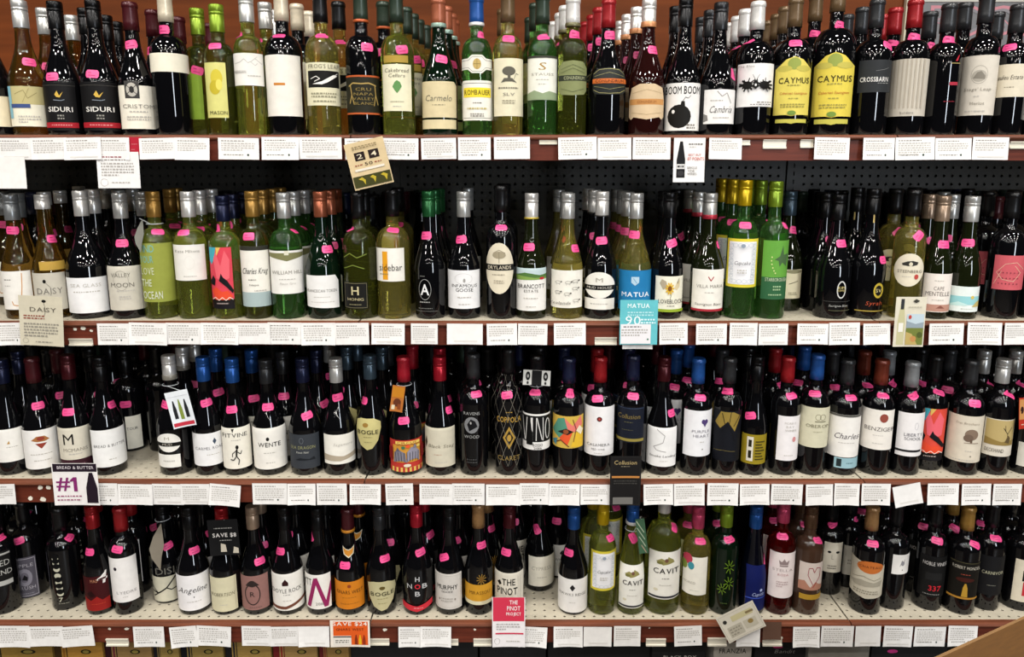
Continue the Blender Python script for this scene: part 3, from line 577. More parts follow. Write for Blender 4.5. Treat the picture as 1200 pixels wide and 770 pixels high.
b(2, 785.5, 226, 'bur k', 'black/s', 'white label with yellow blossom', [(768, 324, 803, 365.6, 'd9d6c4', 'r', [P([(-.7, .8), (-.55, .92), (-.25, .86), (-.15, .7), (-.45, .62)], 'a89c84'), P([(.3, .66), (.5, .84), (.75, .9), (.7, .7), (.5, .6)], 'cfc09a'), L([(.0, .6), (.1, .45), (.05, .36)], .0016, '7a7440')]+[L([(0, .66), (.3*math.cos(i*.63), .66+.17*math.sin(i*.63))], .0042, 'd4ac34') for i in range(10)]+[E(0, .66, .13, .075, '7a4a18'), L([(.5, .8), (.62, .94)], .0014, '4c473e'), T('LOVEBLOCK', .1, .3, .82, .12, '2c2a24'), R(-1, 0, 1, .08, '8aa02c'), FL(.1, .17, .5, 1, G, .04)])], (788, 285, 20), r=.037)
b(2, 833, 227, 'bur dg', 'silver/s', 'white label with red V', [(811, 316, 848, 365, 'd8d5cc', 'r', [L([(-.02, .83), (.14, .73), (.3, .83)], .0026, '9c2430'), T('VILLA MARIA', .1, .6, .8, .08, '8a867c'), FL(.1, .45, .6, 1, LG, .04), T('Sauvignon Blanc', .05, .16, .8, .08, '6a665e', .2), R(-1, 0, 1, .055, 'a02834')])], (843.7, 287, -8), r=.039, ring=('a8283a', .01))
b(2, 873.7, 211.5, 'bdx g', 'yellow/s', 'yellow edged scroll label beside green caps', [(852, 280, 889, 337, 'd8c83c', 'r', CUP)], (873.7, 263.6, -3), r=.0385)
b(2, 909.7, 213, 'bdx g', 'lime/s', 'green label with dark star', [(893, 282, 923, 351, '5f9a3c', 'r', [R(-1, 0, 1, .38, '2c5c3a'), P([(-.1, .68), (.3, .74), (.5, .92), (.6, .76), (.95, .78), (.7, .68), (.85, .56), (.5, .63), (.3, .56), (.33, .65)], '44603c')]+[E(x, y, .05, .013, 'c8d08a') for x, y in ((-.3, .72), (-.32, .66), (-.28, .6), (-.2, .54), (-.1, .49), (0, .45))]+[T('STARBOROUGH', .1, .34, .8, .06, 'c3cfae'), FL(.2, .22, .6, 2, '9ab88c', .05), FL(.1, .08, 1, 1, '9ab88c', .04)])], (921, 264, -10), r=.0385)
b(2, 927, 224.6, 'bur dg', 'slate/s', 'cream label half hidden by green bottle', [(918, 316, 938, 350, 'd8cfb0', 'r', [E(.1, .93, .9, .07, '8a8668'), L([(-.4, .5), (.6, .6)], .002, '6a664c'), FL(.1, .2, 1, 2, '8a8668', .06)])], (931, 269.6, -10), yb=365)
b(2, 984, 228.6, 'bur k', 'black/s', 'black front with white ring seal', [(966, 318, 997, 366, None, 'r', [O(.22, .55, .3, .2, .003, 'c8c8c4'), T('KIM', .22, .6, .25, .06, 'c8b878'), T('CRAWFORD', .22, .53, .32, .05, 'c8b878'), L([(-1, .26), (1, .26)], .0004, '6a6a66'), T('Sauvignon Blanc', .1, .15, .7, .07, 'a8a8a2', .2), L([(-.6, .04), (1, .04)], .0005, '8a8a66')])], (987, 285.4, 0), r=.04)
b(2, 1025, 222, 'bur k', 'black/s', 'gold seal and red script on black', [(1003, 325, 1036, 366, None, 'r', [E(.5, .62, .36, .22, 'b09a34'), E(.5, .62, .24, .15, '14120c'), T('SV', .5, .62, .2, .1, 'd0c48a'), T('Syrah', .25, .24, .55, .15, 'a8482c', .3), R(-1, .02, 1, .05, 'a08a3c')]), (1016, 238, 1032, 262, None, 'r', [R(.2, 0, .6, 1, 'b39c62')])], (1035.5, 304.5, 0), r=.04)
b(2, 1071.5, 223, 'bdx y', 'black/c', 'round white label with emblem', [(1047.7, 297, 1082, 336, 'd8d0ba', 'o', [P([(-.5, .7), (-.15, .76), (.2, .78), (.55, .74), (.5, .66), (.2, .62), (-.1, .62), (-.45, .64)], '3e3c36'), E(.08, .68, .12, .06, 'cfc8b0'), T('STEENBERG', .05, .46, .78, .09, '6e685a'), E(.5, .3, .14, .08, 'b0443c'), FL(-.1, .3, .6, 1, LG, .04)])], (1077, 276, 45), r=.0405)
b(2, 1106, 230, 'bur dg', 'pale brown/s', 'white label with terracotta foot', [(1081, 321, 1118, 366, 'd8d0c8', 'r', [T('CAPE', .1, .62, .35, .1, '6a625c'), T('MENTELLE', .05, .48, .82, .11, '6a625c'), R(-1, .02, 1, .2, 'b08474'), P([(0, .1), (.3, .18), (.6, .1)], '7c4c40'), FL(.1, .82, .7, 1, LG, .04), FL(.1, .32, .8, 1, LG, .04)])], (1107, 286.5, -3), r=.039)
b(2, 1137, 230.6, 'bur dg', 'silver/s', 'label with turquoise seascape', [(1113, 336, 1149, 365.6, 'd3dcd8', 'r', [R(-1, .28, 1, .62, '8ec4c8'), P([(-1, .28), (-.4, .4), (.2, .3), (.2, .25), (-1, .22)], 'b8d8d4'), E(.5, .58, .12, .07, 'c8b25c'), P([(.5, .2), (1, .2), (1, .45), (.8, .4)], 'b8a868'), FL(.2, .12, .8, 1, LG, .05)])], (1134.5, 284.6, 2), r=.0385)
b(2, 1187, 226, 'bdx k', 'black/c', 'coral label with line drawing', [(1164, 299.6, 1207, 340, 'c25860', 'r', [L([(-.8, .5), (-.3, .75), (.4, .8), (.9, .6)], .0008, 'd8c8a8'), L([(-.8, .5), (-.4, .3), (.3, .25), (.7, .5), (.3, .7)], .0008, 'd8c8a8'), L([(-.9, .15), (-.5, .55)], .0007, 'd8c8a8')]+[E(-.6+.22*i, .18+.16*j, .03, .02, '5a2430') for i in range(6) for j in range(3)])], None, r=.042)
b(2, 1225, 226, 'bdx k', 'black/c', 'hidden front past the coral label')
back(2, [(1, 18.6, 222.5, 1), (1, 2, 226, 2), (2, 50.3, 219, 1), (2, 69, 218, 3), (3, 108, 226, 1), (3, 92, 219, 2), (4, 138, 222, 1), (4, 166, 225, 1), (4, 154.5, 221, 2), (3, 122, 221.6, 2), (5, 198, 220, 1), (5, 206, 219, 2), (6, 233, 222.5, 1), (6, 247, 219, 2), (7, 271.7, 226, 1), (7, 283, 216, 3),
  (8, 306.7, 221.7, 1), (8, 318.7, 219, 2), (8, 328, 217, 3), (9, 343, 223, 1), (9, 355, 220, 2), (9, 363, 218, 3), (10, 386, 221.7, 1), (10, 393, 219, 2), (11, 426, 225, 1), (12, 466, 219, 2), (13, 508.7, 220, 1), (13, 514, 217, 2), (15, 591, 213, 2), (14, 548, 221, 3),
  (17, 664, 221, 1), (17, 655, 217.5, 3), (18, 697, 219, 1), (18, 690, 217, 2), (19, 736, 225, 1), (19, 730.5, 222, 2), (19, 723, 219, 3), (20, 794, 217, 2), (20, 779, 215, 1), (21, 820, 224, 1), (21, 809, 220, 2), (22, 859.7, 209.6, 1), (22, 847, 206, 2), (23, 892.4, 210.5, 1), (23, 883.6, 209, 2),
  (25, 969, 226.5, 1), (25, 963, 216, 2), (25, 980, 215.5, 3), (26, 1006, 218, 1), (27, 1051, 220, 1), (27, 1073, 213, 2), (28, 1091, 226, 1), (29, 1117.5, 227.5, 1), (29, 1107, 214, 3), (30, 1160, 216, 1), (30, 1136, 212, 3), (30, 1190, 216, 2)])
# ---- third shelf
b(3, 2, 423, 'bur k', 'navy/s', 'white label at the shelf end', [(-16, 503.6, 28, 542, 'd8d6d0', 'r', [FL(.3, .45, .8, 1, LG, .05), P([(-.05, .55), (.1, .65), (.15, .55)], 'b08a4a')])], None)
b(3, 38.6, 421, 'bur k', 'maroon/c', 'white label with red-brown emblem', [(26, 503.6, 70.6, 549.5, 'dad8d4', 'r', [P([(-.5, .74), (-.2, .84), (.2, .84), (.45, .74), (.2, .7), (-.2, .7)], 'a06a3c'), P([(-.3, .66), (0, .52), (.3, .66)], '8a3a2c'), E(0, .78, .2, .05, '8a3a2c'), FL(0, .38, 1.2, 1, LG, .04), FL(0, .22, .9, 1, LG, .04)])], (44.7, 475.4, 3), r=.043)
b(3, 79.4, 417.6, 'bur k', 'maroon/s', 'cream label with big letter M', [(68.7, 501, 108, 549, 'cfc9b8', 'r', [T('M', -.35, .72, .3, .26, '17140f'), T('MCMANIS', 0, .46, .7, .08, '8a8478'), FL(0, .36, .8, 1, LG, .04), R(-1, 0, 1, .22, '4a2430'), FL(0, .1, 1, 1, '8a6470', .05)])], (79.4, 483, 0))
b(3, 117, 420, 'bur k', 'black/s', 'plain white label with thin capitals', [(108, 503, 150.5, 547, 'dcdcda', 'r', [T('BREAD & BUTTER', 0, .57, .86, .075, '6a6866'), FL(.1, .2, .4, 1, LG, .05)])], (132, 473.6, -2), r=.042)
b(3, 145, 412, 'bdx k', 'black/s', 'narrow pale label set far back', [(148, 487, 166.5, 525.5, 'd8d4c6', 'r', [T('TOUR', -.2, .62, .7, .08, '3e3a34')])], (147, 474, 0), yb=530)
b(3, 197, 418, 'bur k', 'white/s', 'half-round label under a hanging tag', [(184, 508, 212, 530, 'd2d0ca', 'o', [R(-1, .3, 1, .5, '15140f'), T('MUD', -.1, .4, .4, .12, 'a8a49a'), T('M', -.1, .72, .2, .16, 'a39d90')]), (184, 533, 212, 548, 'd2d0ca', 'r', [FL(0, .5, 1, 1, LG, .2)])], (193, 474, -10), ring=('8a867c', .012))
b(3, 238, 420, 'bur k', 'blue/s', 'white label with small dark diamond', [(226, 508, 262, 546, 'cfcfcf', 'r', [P([(.3, .74), (.42, .84), (.54, .74), (.42, .64)], '3c4a5c'), T('CARMEL ROAD', .1, .54, .9, .09, '77767a'), FL(.3, .34, .8, 1, LG, .04)])], (242, 472, 12))
b(3, 272, 421.6, 'bur k', 'blue/s', 'white label with running figure', [(259, 501.5, 294.5, 549.5, 'd0ccc0', 'r', [T('*FITVINE', -.1, .82, .82, .1, '5c5a54'), P([(-.3, .98), (-.1, .98), (-.2, .88)], '3c3a36'), FL(0, .7, .6, 1, LG, .04), E(.02, .53, .1, .05, K), L([(0, .48), (-.05, .32)], .005, K), L([(-.05, .44), (.22, .36), (.3, .44)], .0022, K), L([(0, .46), (-.28, .38), (-.3, .3)], .0022, K), L([(-.05, .32), (.12, .22), (.05, .1)], .0026, K), L([(-.05, .32), (-.22, .22), (-.42, .24)], .0026, K)])], (271, 480, 5), r=.039)
b(3, 310.5, 423, 'bur k', 'charcoal/s', 'white label with black dot above name', [(296, 502, 336, 550, 'd6d3cc', 'r', [E(-.1, .74, .09, .045, K), T('*WENTE', -.02, .6, .62, .11, '4a4844'), FL(0, .4, .7, 1, LG, .04), FL(0, .16, .5, 1, LG, .04)])], (314, 477, 0), r=.04)
b(3, 353.7, 421.6, 'bur k', 'navy/s', 'dark slate label with ship silhouette', [(336, 509.5, 374.5, 549.5, '42474e', 'r', [T('SEA DRAGON', -.1, .62, .8, .09, '8d8c60'), T('Pinot Noir', -.1, .48, .4, .06, 'b4b4ac', .2), P([(-.6, .25), (-.3, .32), (.3, .28), (.6, .34), (.7, .25)], '22262c'), O(-.15, .82, .12, .08, .0008, '7a7e84')])], (360, 487, 15), r=.0395)
b(3, 393, 421.6, 'bur k', 'silver/s', 'white label with taupe wave', [(380.5, 509.5, 416, 544, 'd2cfc6', 'r', [P([(-1, .12), (0, .1), (1, .2), (1, .36), (.2, .26), (-1, .34)], 'a89c88'), T('Sagamore', .2, .65, .6, .12, LG, .4)])], (396, 465.6, 10))
b(3, 432.8, 417.6, 'bur k', 'slate/s', 'rounded olive-cream shield label', [(416.5, 491.7, 446.6, 527.6, 'b5ac74', [(-1, .92), (-.9, .45), (-.6, .15), (-.1, 0), (.3, .05), (.75, .3), (1, .7), (.95, .88), (.4, 1), (-.6, 1)], [E(-.2, .8, .22, .07, '8a6a30'), T('*BOGLE', -.02, .58, .8, .14, '4c4830'), FL(0, .42, .7, 1, '8c8458', .05), FL(0, .26, .6, 1, '8c8458', .04)])], (426, 469, 0), r=.0385)
b(3, 472.7, 419.5, 'bur k', 'crimson/c', 'colourful circus label with zebras', [(458, 516, 495, 553, 'b0342c', 'r', [R(-.8, .3, .8, .85, 'c89038'), R(-1, .0, 1, .14, 'd8b25c')]+[R(-1+.25*i, 0, -.88+.25*i, .14, 'a82c28') for i in range(8)]+[P([(-.75, .3), (-.7, .62), (-.45, .7), (-.1, .6), (-.05, .3), (-.3, .36), (-.5, .34)], '77747f'), P([(-.05, .3), (0, .62), (.25, .78), (.5, .74), (.72, .6), (.7, .3), (.5, .4), (.2, .38)], '8a8796')]+[L([(-.65+.16*i, .64-.02*(i % 2)), (-.6+.15*i, .34)], .0014, '2a2830') for i in range(9)]+[P([(.3, .74), (.42, .88), (.55, .76)], '77747f'), P([(-.6, .66), (-.5, .78), (-.38, .68)], '5c5964'), E(.05, .82, .12, .05, 'd8542c'), E(-.2, .78, .1, .05, '3c6a4c'), E(.62, .8, .1, .04, 'd8c060'), R(-.6, .89, .7, .98, 'e0c060'), T('CIRCUS', 0, .935, .5, .06, '8a1c1c'), E(0, .22, .2, .05, 'd8d0b8'), R(-.95, .4, -.78, .8, '7a1c1c'), R(.78, .4, .95, .8, '7a1c1c')])], (473, 493, 5))
b(3, 515, 419.5, 'bur k', 'crimson/s', 'cream label with feather sketch', [(497, 502, 533, 547.6, 'c6c0ac', 'r', [P([(-.98, .6), (-.85, .78), (-.8, .6), (-.9, .45)], '3c3830'), T('Black Stag', .1, .52, .8, .11, '7a7464', .3), FL(-.1, .32, .5, 1, 'b08a74', .03), FL(.1, .12, .8, 1, LG, .03)])], (527, 480, -3), r=.039)
b(3, 554.5, 416, 'bdx k', 'charcoal/c', 'raven head medallion printed in grey', [(538, 481, 570, 545, None, 'r', [T('RAVENS', -.05, .94, .55, .055, '9a9a98'), E(-.05, .73, .5, .15, '77787a'), P([(-.35, .74), (-.1, .84), (.2, .8), (.35, .7), (.05, .66), (-.2, .62)], '16161a'), E(-.1, .77, .06, .025, '9a9a98'), T('WOOD', -.05, .52, .5, .055, '9a9a98'), FL(-.05, .1, .7, 2, '4a4a4a', .05)])], (558.5, 461.6, 4), r=.036)
def net():
    o = []
    for s in (-1, 1):
        for k in (-1.2, -.6, 0, .6, 1.2): o.append(L([(k, 0), (k+s*.6, .25), (k, .5), (k+s*.6, .75), (k, .98)], .0007, '8a8478'))
    return o
b(3, 596, 410, 'bdx k', 'black/c', 'gold net and gold diamond', [(577, 480, 611, 546, None, 'r', [T('*COPPOLA', .05, .82, .85, .1, 'a8863c'), FL(.1, .95, .5, 1, 'a8863c', .03), P([(-.35, .5), (.08, .7), (.5, .5), (.08, .3)], 'a08038'), P([(-.2, .5), (.08, .63), (.36, .5), (.08, .37)], '2a2414'), E(.08, .5, .14, .06, 'a8863c'), T('CLARET', .05, .14, .75, .08, '8a7440')]), (577, 430, 611, 546, None, 'r', net())], (594, 463, 10), r=.037)
b(3, 628.8, 418, 'bdx k', 'black/c', 'white label with black barred letters', [(610.6, 485.5, 646, 527.4, 'd6d4d0', 'r', [R(-1, .22, 1, .95, '121212'), L([(-.95, .9), (-.75, .26)], .0024, 'd6d4d0'), L([(-.6, .9), (-.7, .26)], .0024, 'd6d4d0'), R(-.36, .26, -.22, .9, 'd6d4d0'), L([(0, .26), (.02, .9)], .0024, 'd6d4d0'), L([(.05, .9), (.38, .28)], .0028, 'd6d4d0'), L([(.45, .26), (.43, .9)], .0024, 'd6d4d0'), O(.74, .58, .15, .28, .0026, 'd6d4d0'), P([(-.62, .14), (-.22, .14), (-.22, .5), (-.36, .64), (-.36, .84), (-.48, .84), (-.48, .64), (-.62, .5)], '0c0c0c'), T('ROSSO', .1, .14, .3, .08, K), T('2016', .1, .05, .25, .06, K)])], (627, 459.7, 2), r=.0375)
b(3, 667, 421, 'bdx k', 'navy/c', 'colourful painted face label', [(647, 488, 683, 525.5, 'c8a848', 'r', [P([(-1, .5), (-.6, .9), (-.2, .95), (0, .6), (-.5, .3)], '4e8a74'), P([(-.2, .95), (.3, .7), (.8, 1), (.9, .7), (.4, .5), (0, .6)], 'd87468'), P([(-.5, .3), (0, .1), (.3, .5), (-.1, .55)], 'd8542c'), P([(.2, .05), (.5, .5), (.95, .4), (.95, .0)], 'd8b030'), P([(-.6, .5), (-.1, .62), (.35, .52), (0, .42)], '2c2622'), E(-.1, .52, .16, .07, '8c4a2a'), P([(.5, .55), (.7, .7), (.95, .55), (.8, .4)], 'e0d4b8'), L([(-.9, .1), (-.4, .25), (.1, .05)], .0026, '5c2c24'), L([(.3, .9), (.5, .6), (.35, .2)], .002, '5c2c24'), P([(-.95, .2), (-.6, .3), (-.7, .05)], '3c7c8c')])], (668, 461, 80), r=.038)
b(3, 704, 420, 'bdx k', 'red/c', 'tall white label with dark red dot', [(684, 477, 719, 534, 'dad8d8', 'r', [E(.05, .75, .16, .05, '5a1a18'), E(.05, .75, .07, .022, 'a8443c'), T('CASAMIERA', 0, .22, .7, .055, '6a6866'), T('RED WINE', 0, .13, .4, .035, '8a8886'), FL(0, .05, .5, 1, LG, .02)])], (700, 467, 8), r=.0375)
b(3, 742.5, 418, 'bdx k', 'navy/c', 'navy label with gold lettering', [(722.5, 477.5, 754, 519, '1a2030', 'r', [L([(-1, .97), (1, .97)], .0006, '4a5a78'), T('Collusion', -.05, .74, .78, .13, '7a6a3c', .15), FL(-.05, .58, .6, 1, '55543c', .04), FL(-.1, .36, .8, 1, '55543c', .03), R(-1, .04, 1, .12, '8a7c3c')])], (742, 464, -5), r=.037)
b(3, 779, 420, 'bur k', 'maroon/s', 'white label with grey ribbon curve', [(758, 501.5, 792, 547, 'c9c8c6', 'r', [L([(-.3, .95), (.2, .8), (.1, .62), (-.5, .5), (-.3, .42), (.3, .38)], .002, '9a9896'), T('Smoke Landing', .1, .26, .85, .075, '4a4844', .2), FL(.2, .14, .5, 1, LG, .03)])], (787.7, 483.7, 2), r=.038)
b(3, 819, 421.6, 'bdx k', 'blue/c', 'white label with purple grape heart', [(801, 481.5, 834, 535, 'd8d8da', 'r', [E(.35, .76, .13, .05, '4a3a6c'), E(.55, .76, .12, .05, '4a3a6c'), P([(.25, .76), (.65, .76), (.46, .64)], '4a3a6c'), T('PURPLE', .2, .55, .6, .06, '8a8890'), T('HEART', .25, .45, .55, .06, '8a8890'), FL(.3, .32, .3, 1, LG, .03), E(.35, .16, .04, .014, G)])], (821, 465.6, -8), r=.037)
b(3, 857.8, 421, 'bdx k', 'charcoal/c', 'dark label with gold and black branches', [(836, 482, 871, 541, '12151e', 'r', [P([(-.9, .75), (-.5, .98), (.4, .98), (.9, .9), (.5, .6), (0, .8), (-.5, .65)], '8a7434'), L([(-.4, .95), (-.2, .75), (.3, .6), (.5, .4)], .0022, '0c0c10'), L([(.2, .98), (.1, .75), (-.4, .6)], .0018, '0c0c10'), L([(.9, .95), (.4, .7)], .0018, '0c0c10'), L([(-.9, .2), (-.2, .22), (.6, .2)], .0006, '8a7c44')])], (852.5, 459, 4), r=.0375)
b(3, 885.8, 419, 'bur k', 'black/s', 'mustard label with white key motif', [(868.7, 509.5, 897, 544, '8e7c1c', 'r', [R(-.55, .1, -.05, .92, 'cfcabc'), R(-.42, .2, -.18, .82, '2a2614'), R(-.5, .46, -.1, .58, 'cfcabc')]+[R(.1, .15+.1*i, .8-.1*(i % 3), .19+.1*i, '4c4416') for i in range(7)])], (879, 487, 15), r=.032)
b(3, 924, 420, 'bdx k', 'red/c', 'narrow white label off to one side', [(910.5, 488, 937.7, 540, 'd0cccc', 'r', [T('MORRO', .1, .84, .5, .05, LG), T('BAY', .1, .76, .35, .05, LG), T('WINES', .15, .68, .5, .05, LG), E(.5, .48, .16, .06, 'c88a8a'), FL(.1, .12, .8, 1, LG, .03)])], (928, 463.4, 10), r=.037)
b(3, 958.5, 417, 'bdx k', 'blue/c', 'cream label with grey crown knot', [(937, 477.6, 972, 524.7, 'c8c4aa', 'r', [O(.2, .76, .18, .07, .0012, '77735c'), O(.5, .76, .18, .07, .0012, '77735c'), R(0, .64, .7, .665, '77735c'), T('OBERON', .25, .54, .8, .08, '77735c'), FL(.25, .4, .6, 1, 'a39f84', .03)])], (955, 460.8, 4), r=.0375)
b(3, 994.4, 423, 'bdx k', 'charcoal/c', 'white script label above blue stamp', [(970, 486, 1007, 536, 'd3d0cb', 'r', [T('Charles', .2, .5, .75, .13, '4a3c4a', .4), FL(.2, .34, 1, 1, LG, .03), R(-1, .95, 1, 1, '55544f')]), (977, 537, 1004, 549, '8fb2ba', 'r', [R(-.8, .15, -.4, .9, '2c3a3c'), FL(.3, .5, .6, 1, '5c7c84', .2)])], (997.6, 465.6, 0), r=.0385)
b(3, 1034, 423, 'bdx k', 'rust/c', 'white label with large brown-red dot', [(1007.5, 480, 1046, 527, 'd5d0c8', 'r', [E(.4, .8, .24, .11, '8a4438'), T('BENZIGER', .2, .52, .85, .1, '6a6460'), FL(.15, .36, .6, 1, LG, .03), FL(.15, .16, .6, 1, LG, .03)])], (1035, 463.4, -5), r=.039)
b(3, 1069.8, 425.6, 'bdx k', 'grey/c', 'white label with black bottom stripe', [(1050.6, 484, 1081.8, 535, 'd2cfce', 'r', [O(.4, .7, .12, .08, .0007, '9a98a0'), T('LIBERTY', .25, .5, .7, .07, '5c5a60'), T('SCHOOL', .2, .41, .6, .07, '5c5a60'), R(-1, .1, .9, .15, '2c2a2c')])], (1071, 464, 35), r=.0375)
b(3, 1097, 419, 'bdx k', 'black/c', 'painted red and teal label, set back', [(1077, 479, 1106.5, 540, 'd04838', 'r', [R(-1, 0, 1, .12, '17131a')]+ARTRED)], (1100.7, 459.4, -25), r=.037, yb=552)
b(3, 1138.5, 423.8, 'bdx k', 'charcoal/c', 'cream label with bushy tree', [(1108.7, 487, 1152.6, 542, 'cfc6b4', 'r', [E(.35, .6, .36, .12, '7d6a5a'), E(.2, .53, .26, .08, '6a584a'), R(.3, .42, .42, .5, '5c4a3c'), R(.0, .415, .75, .43, '8a7a6a'), T('Frei Brothers', .1, .84, .6, .05, 'a39888', .2), FL(.3, .25, .4, 1, LG, .03), E(.4, .14, .03, .012, K), FL(0, .05, 1.4, 1, LG, .03)])], (1143, 472.8, -5), r=.0415)
b(3, 1176, 422.4, 'bdx k', 'silver/s', 'label with stag in tan field', [(1152, 491.4, 1187, 535, 'cfc8ba', 'r', [R(-.9, .3, 1, .98, 'b09c68'), P([(-.9, .3), (1, .3), (1, .45), (.2, .4), (-.9, .5)], '8a7440'), L([(.6, .45), (.55, .62), (.25, .78)], .0016, '3c3426'), L([(.55, .62), (.8, .8)], .0014, '3c3426'), L([(.4, .7), (.35, .85)], .001, '3c3426'), P([(.4, .4), (.6, .58), (.75, .5), (.7, .36)], '5a4a30'), T('DECKHAND', -.2, .16, .6, .1, '5a544a')])], (1183, 462.4, -45), r=.039)
b(3, 1216, 424, 'bdx k', 'charcoal/c', 'pale label under a red tag', [(1192, 520, 1225, 548, 'c8c4b8', 'r')], None)
back(3, [(2, 66, 408, 1), (4, 104, 409, 1), (1, 20, 410, 1), (4, 128, 408, 2), (6, 213, 407.5, 1), (6, 227.5, 407, 2), (7, 252, 408, 1), (8, 294, 411, 1), (9, 330, 411, 1), (10, 370, 410, 1), (12, 406, 407.5, 1), (12, 418, 407, 2), (12, 447.5, 407.5, 1), (13, 483, 406, 1), (14, 515, 408, 1), (15, 551, 409, 1), (17, 632, 408, 1),
  (18, 661, 408, 1), (19, 700, 406.7, 1), (20, 737, 408, 1), (22, 793, 408, 1), (22, 806.7, 410, 1), (23, 846.7, 411.7, 1), (25, 909, 410, 1), (26, 943, 408, 1), (27, 976.7, 411, 1), (28, 1014, 408, 1), (29, 1043, 408, 1), (30, 1080, 409, 1), (31, 1114, 410, 1), (31, 1128, 409, 2), (32, 1154, 411.7, 1), (32, 1191, 414, 1), (24, 878, 408, 1), (16, 590, 407, 1), (11, 386, 410, 1), (21, 770, 409, 1)])
# ---- lowest shelf
b(4, -8, 598, 'bdx k', 'black/c', 'banded black and white label', [(-22, 648, 14, 690, '151515', 'r', [R(-1, .05, 1, .18, 'a8a8a4'), R(-1, .9, 1, .95, 'a8a8a4'), T('RED', .4, .68, .5, .16, 'a8a8a4'), T('BLEND', .2, .42, .8, .14, 'a8a8a4')])], (0, 631, 10), yb=722)
b(4, 26, 597, 'bdx k', 'black/c', 'grey-lilac framed portrait label', [(11, 653.6, 45, 709, '55525c', 'r', [L([(-.92, .04), (.92, .04), (.92, .96), (-.92, .96), (-.92, .04)], .0014, 'b4b0b8'), E(0, .5, .6, .22, '8a8792'), E(0, .5, .32, .13, '6a6672'), P([(-.2, .45), (0, .57), (.25, .5), (.2, .42)], '1c1a20'), T('APPLE', 0, .8, .75, .08, 'b4b0b8'), T('CRUSH', 0, .24, .75, .08, 'b4b0b8'), FL(0, .1, 1.2, 1, '8a8792', .04)])], (21.6, 634, 15), r=.0385, yb=719)
b(4, 68, 597, 'bdx k', 'black/c', 'column of white moon phases', [(54, 652, 86, 708, None, 'r', [x for i, (v, k) in enumerate(((.96, .35), (.86, .55), (.74, .8), (.6, 0), (.46, .85), (.34, .65), (.23, .45))) for x in [E(-.22+.02*i, v, .26, .055, 'b6b4a0')]+([E(-.22+.02*i, v+.02+.05*k, .275, .056, '08080a')] if k else [])]+[T('7', -.1, .1, .16, .09, 'b6b4a0'), FL(.1, .02, .8, 1, '77756a', .03)])], (82, 629, 20), r=.0375, yb=716)
b(4, 108, 594.7, 'bur k', 'red/s', 'dark red smoke label with numeral', [(96, 676, 128.6, 716, '4a1014', 'r', [P([(-1, .0), (1, .0), (1, .35), (.4, .3), (0, .42), (-.5, .3), (-1, .4)], '8a1c18'), P([(-.8, .5), (-.4, .6), (-.1, .45), (-.5, .4)], '2a080a'), T('MAD', -.1, .88, .28, .09, 'b07a5c'), T('*4', .55, .95, .4, .34, 'd8d4d0', .2), FL(.1, .2, 1.1, 1, 'b8442c', .03)])], (104, 647, 2), r=.038)
b(4, 141, 597, 'bdx k', 'red/c', 'white label with one dark spot', [(129, 653.6, 162, 706, 'd2cfcc', 'r', [E(-.55, .76, .11, .04, '2c2430'), T('LYEDRE', .1, .22, .7, .06, '9a9694'), FL(0, .12, .4, 1, LG, .03)])], (137, 644, -12), r=.0385)
b(4, 190, 600, 'bur k', 'black/s', 'cream label with black branching strokes', [(180, 676, 207, 705, 'c4c0ac', 'r', [L([(-1, .4), (-.5, .35), (.2, .55), (.6, .75), (1, .95)], .004, '17120f'), L([(.2, .55), (.6, .45), (1, .5)], .003, '17120f'), L([(-.5, .35), (-.9, .2)], .003, '17120f'), L([(-1, .6), (-.5, .35)], .0025, '17120f')]), (180, 664, 207, 675, None, 'r', [T('DISI', 0, .5, .8, .7, '6a6860')])], (197, 639.6, 12), r=.037, yb=708)
b(4, 220, 596, 'bur k', 'black/s', 'white label with handwritten name', [(207, 674, 247, 715.5, 'd2d0d0', 'r', [T('Angeline', -.05, .56, .82, .2, '4a4644', .4), E(0, .38, .03, .02, K), FL(0, .25, .8, 1, LG, .04)])], (228, 645, 2), r=.0405)
b(4, 259, 597, 'bur k', 'red/s', 'cream label below black hanging tag', [(247, 677, 278, 717, 'cbc5a6', 'r', [T('ROBERTSON', -.05, .5, .85, .1, '6a6450', .15), L([(.85, .02), (.85, .98)], .0006, '9a947c'), FL(0, .2, .6, 1, LG, .04)])], (250, 645, 0), r=.0385)
b(4, 295, 595.5, 'bur k', 'pale brown/s', 'dusty pink label with ornate frame', [(282.6, 675, 315, 715, '8c6660', 'r', [O(-.15, .46, .52, .3, .0032, '3a2e2c'), E(-.15, .78, .26, .09, '3a2e2c'), P([(-.6, .72), (-.4, .82), (.1, .82), (.35, .72), (-.15, .68)], '3a2e2c'), T('R', -.15, .47, .16, .14, '4a3a36'), FL(.05, .08, .9, 1, '5a4440', .03)])], (304.7, 657.5, 3), r=.038)
b(4, 332.5, 596, 'bur k', 'black/s', 'white label with small house icon', [(318.7, 672.6, 357, 715.5, 'd0cdc6', 'r', [P([(-.35, .76), (-.17, .86), (0, .76), (0, .68), (-.35, .68)], '3c1c1c'), T('DOYLE ROCK', -.1, .54, .86, .11, '4a4642'), FL(-.1, .43, .4, 1, G, .03), FL(-.1, .27, .5, 1, LG, .03), P([(-1, .06), (-.2, .04), (1, .2), (1, .28), (-.2, .12), (-1, .14)], '6a4030')])], (327.8, 646, 5), r=.0395)
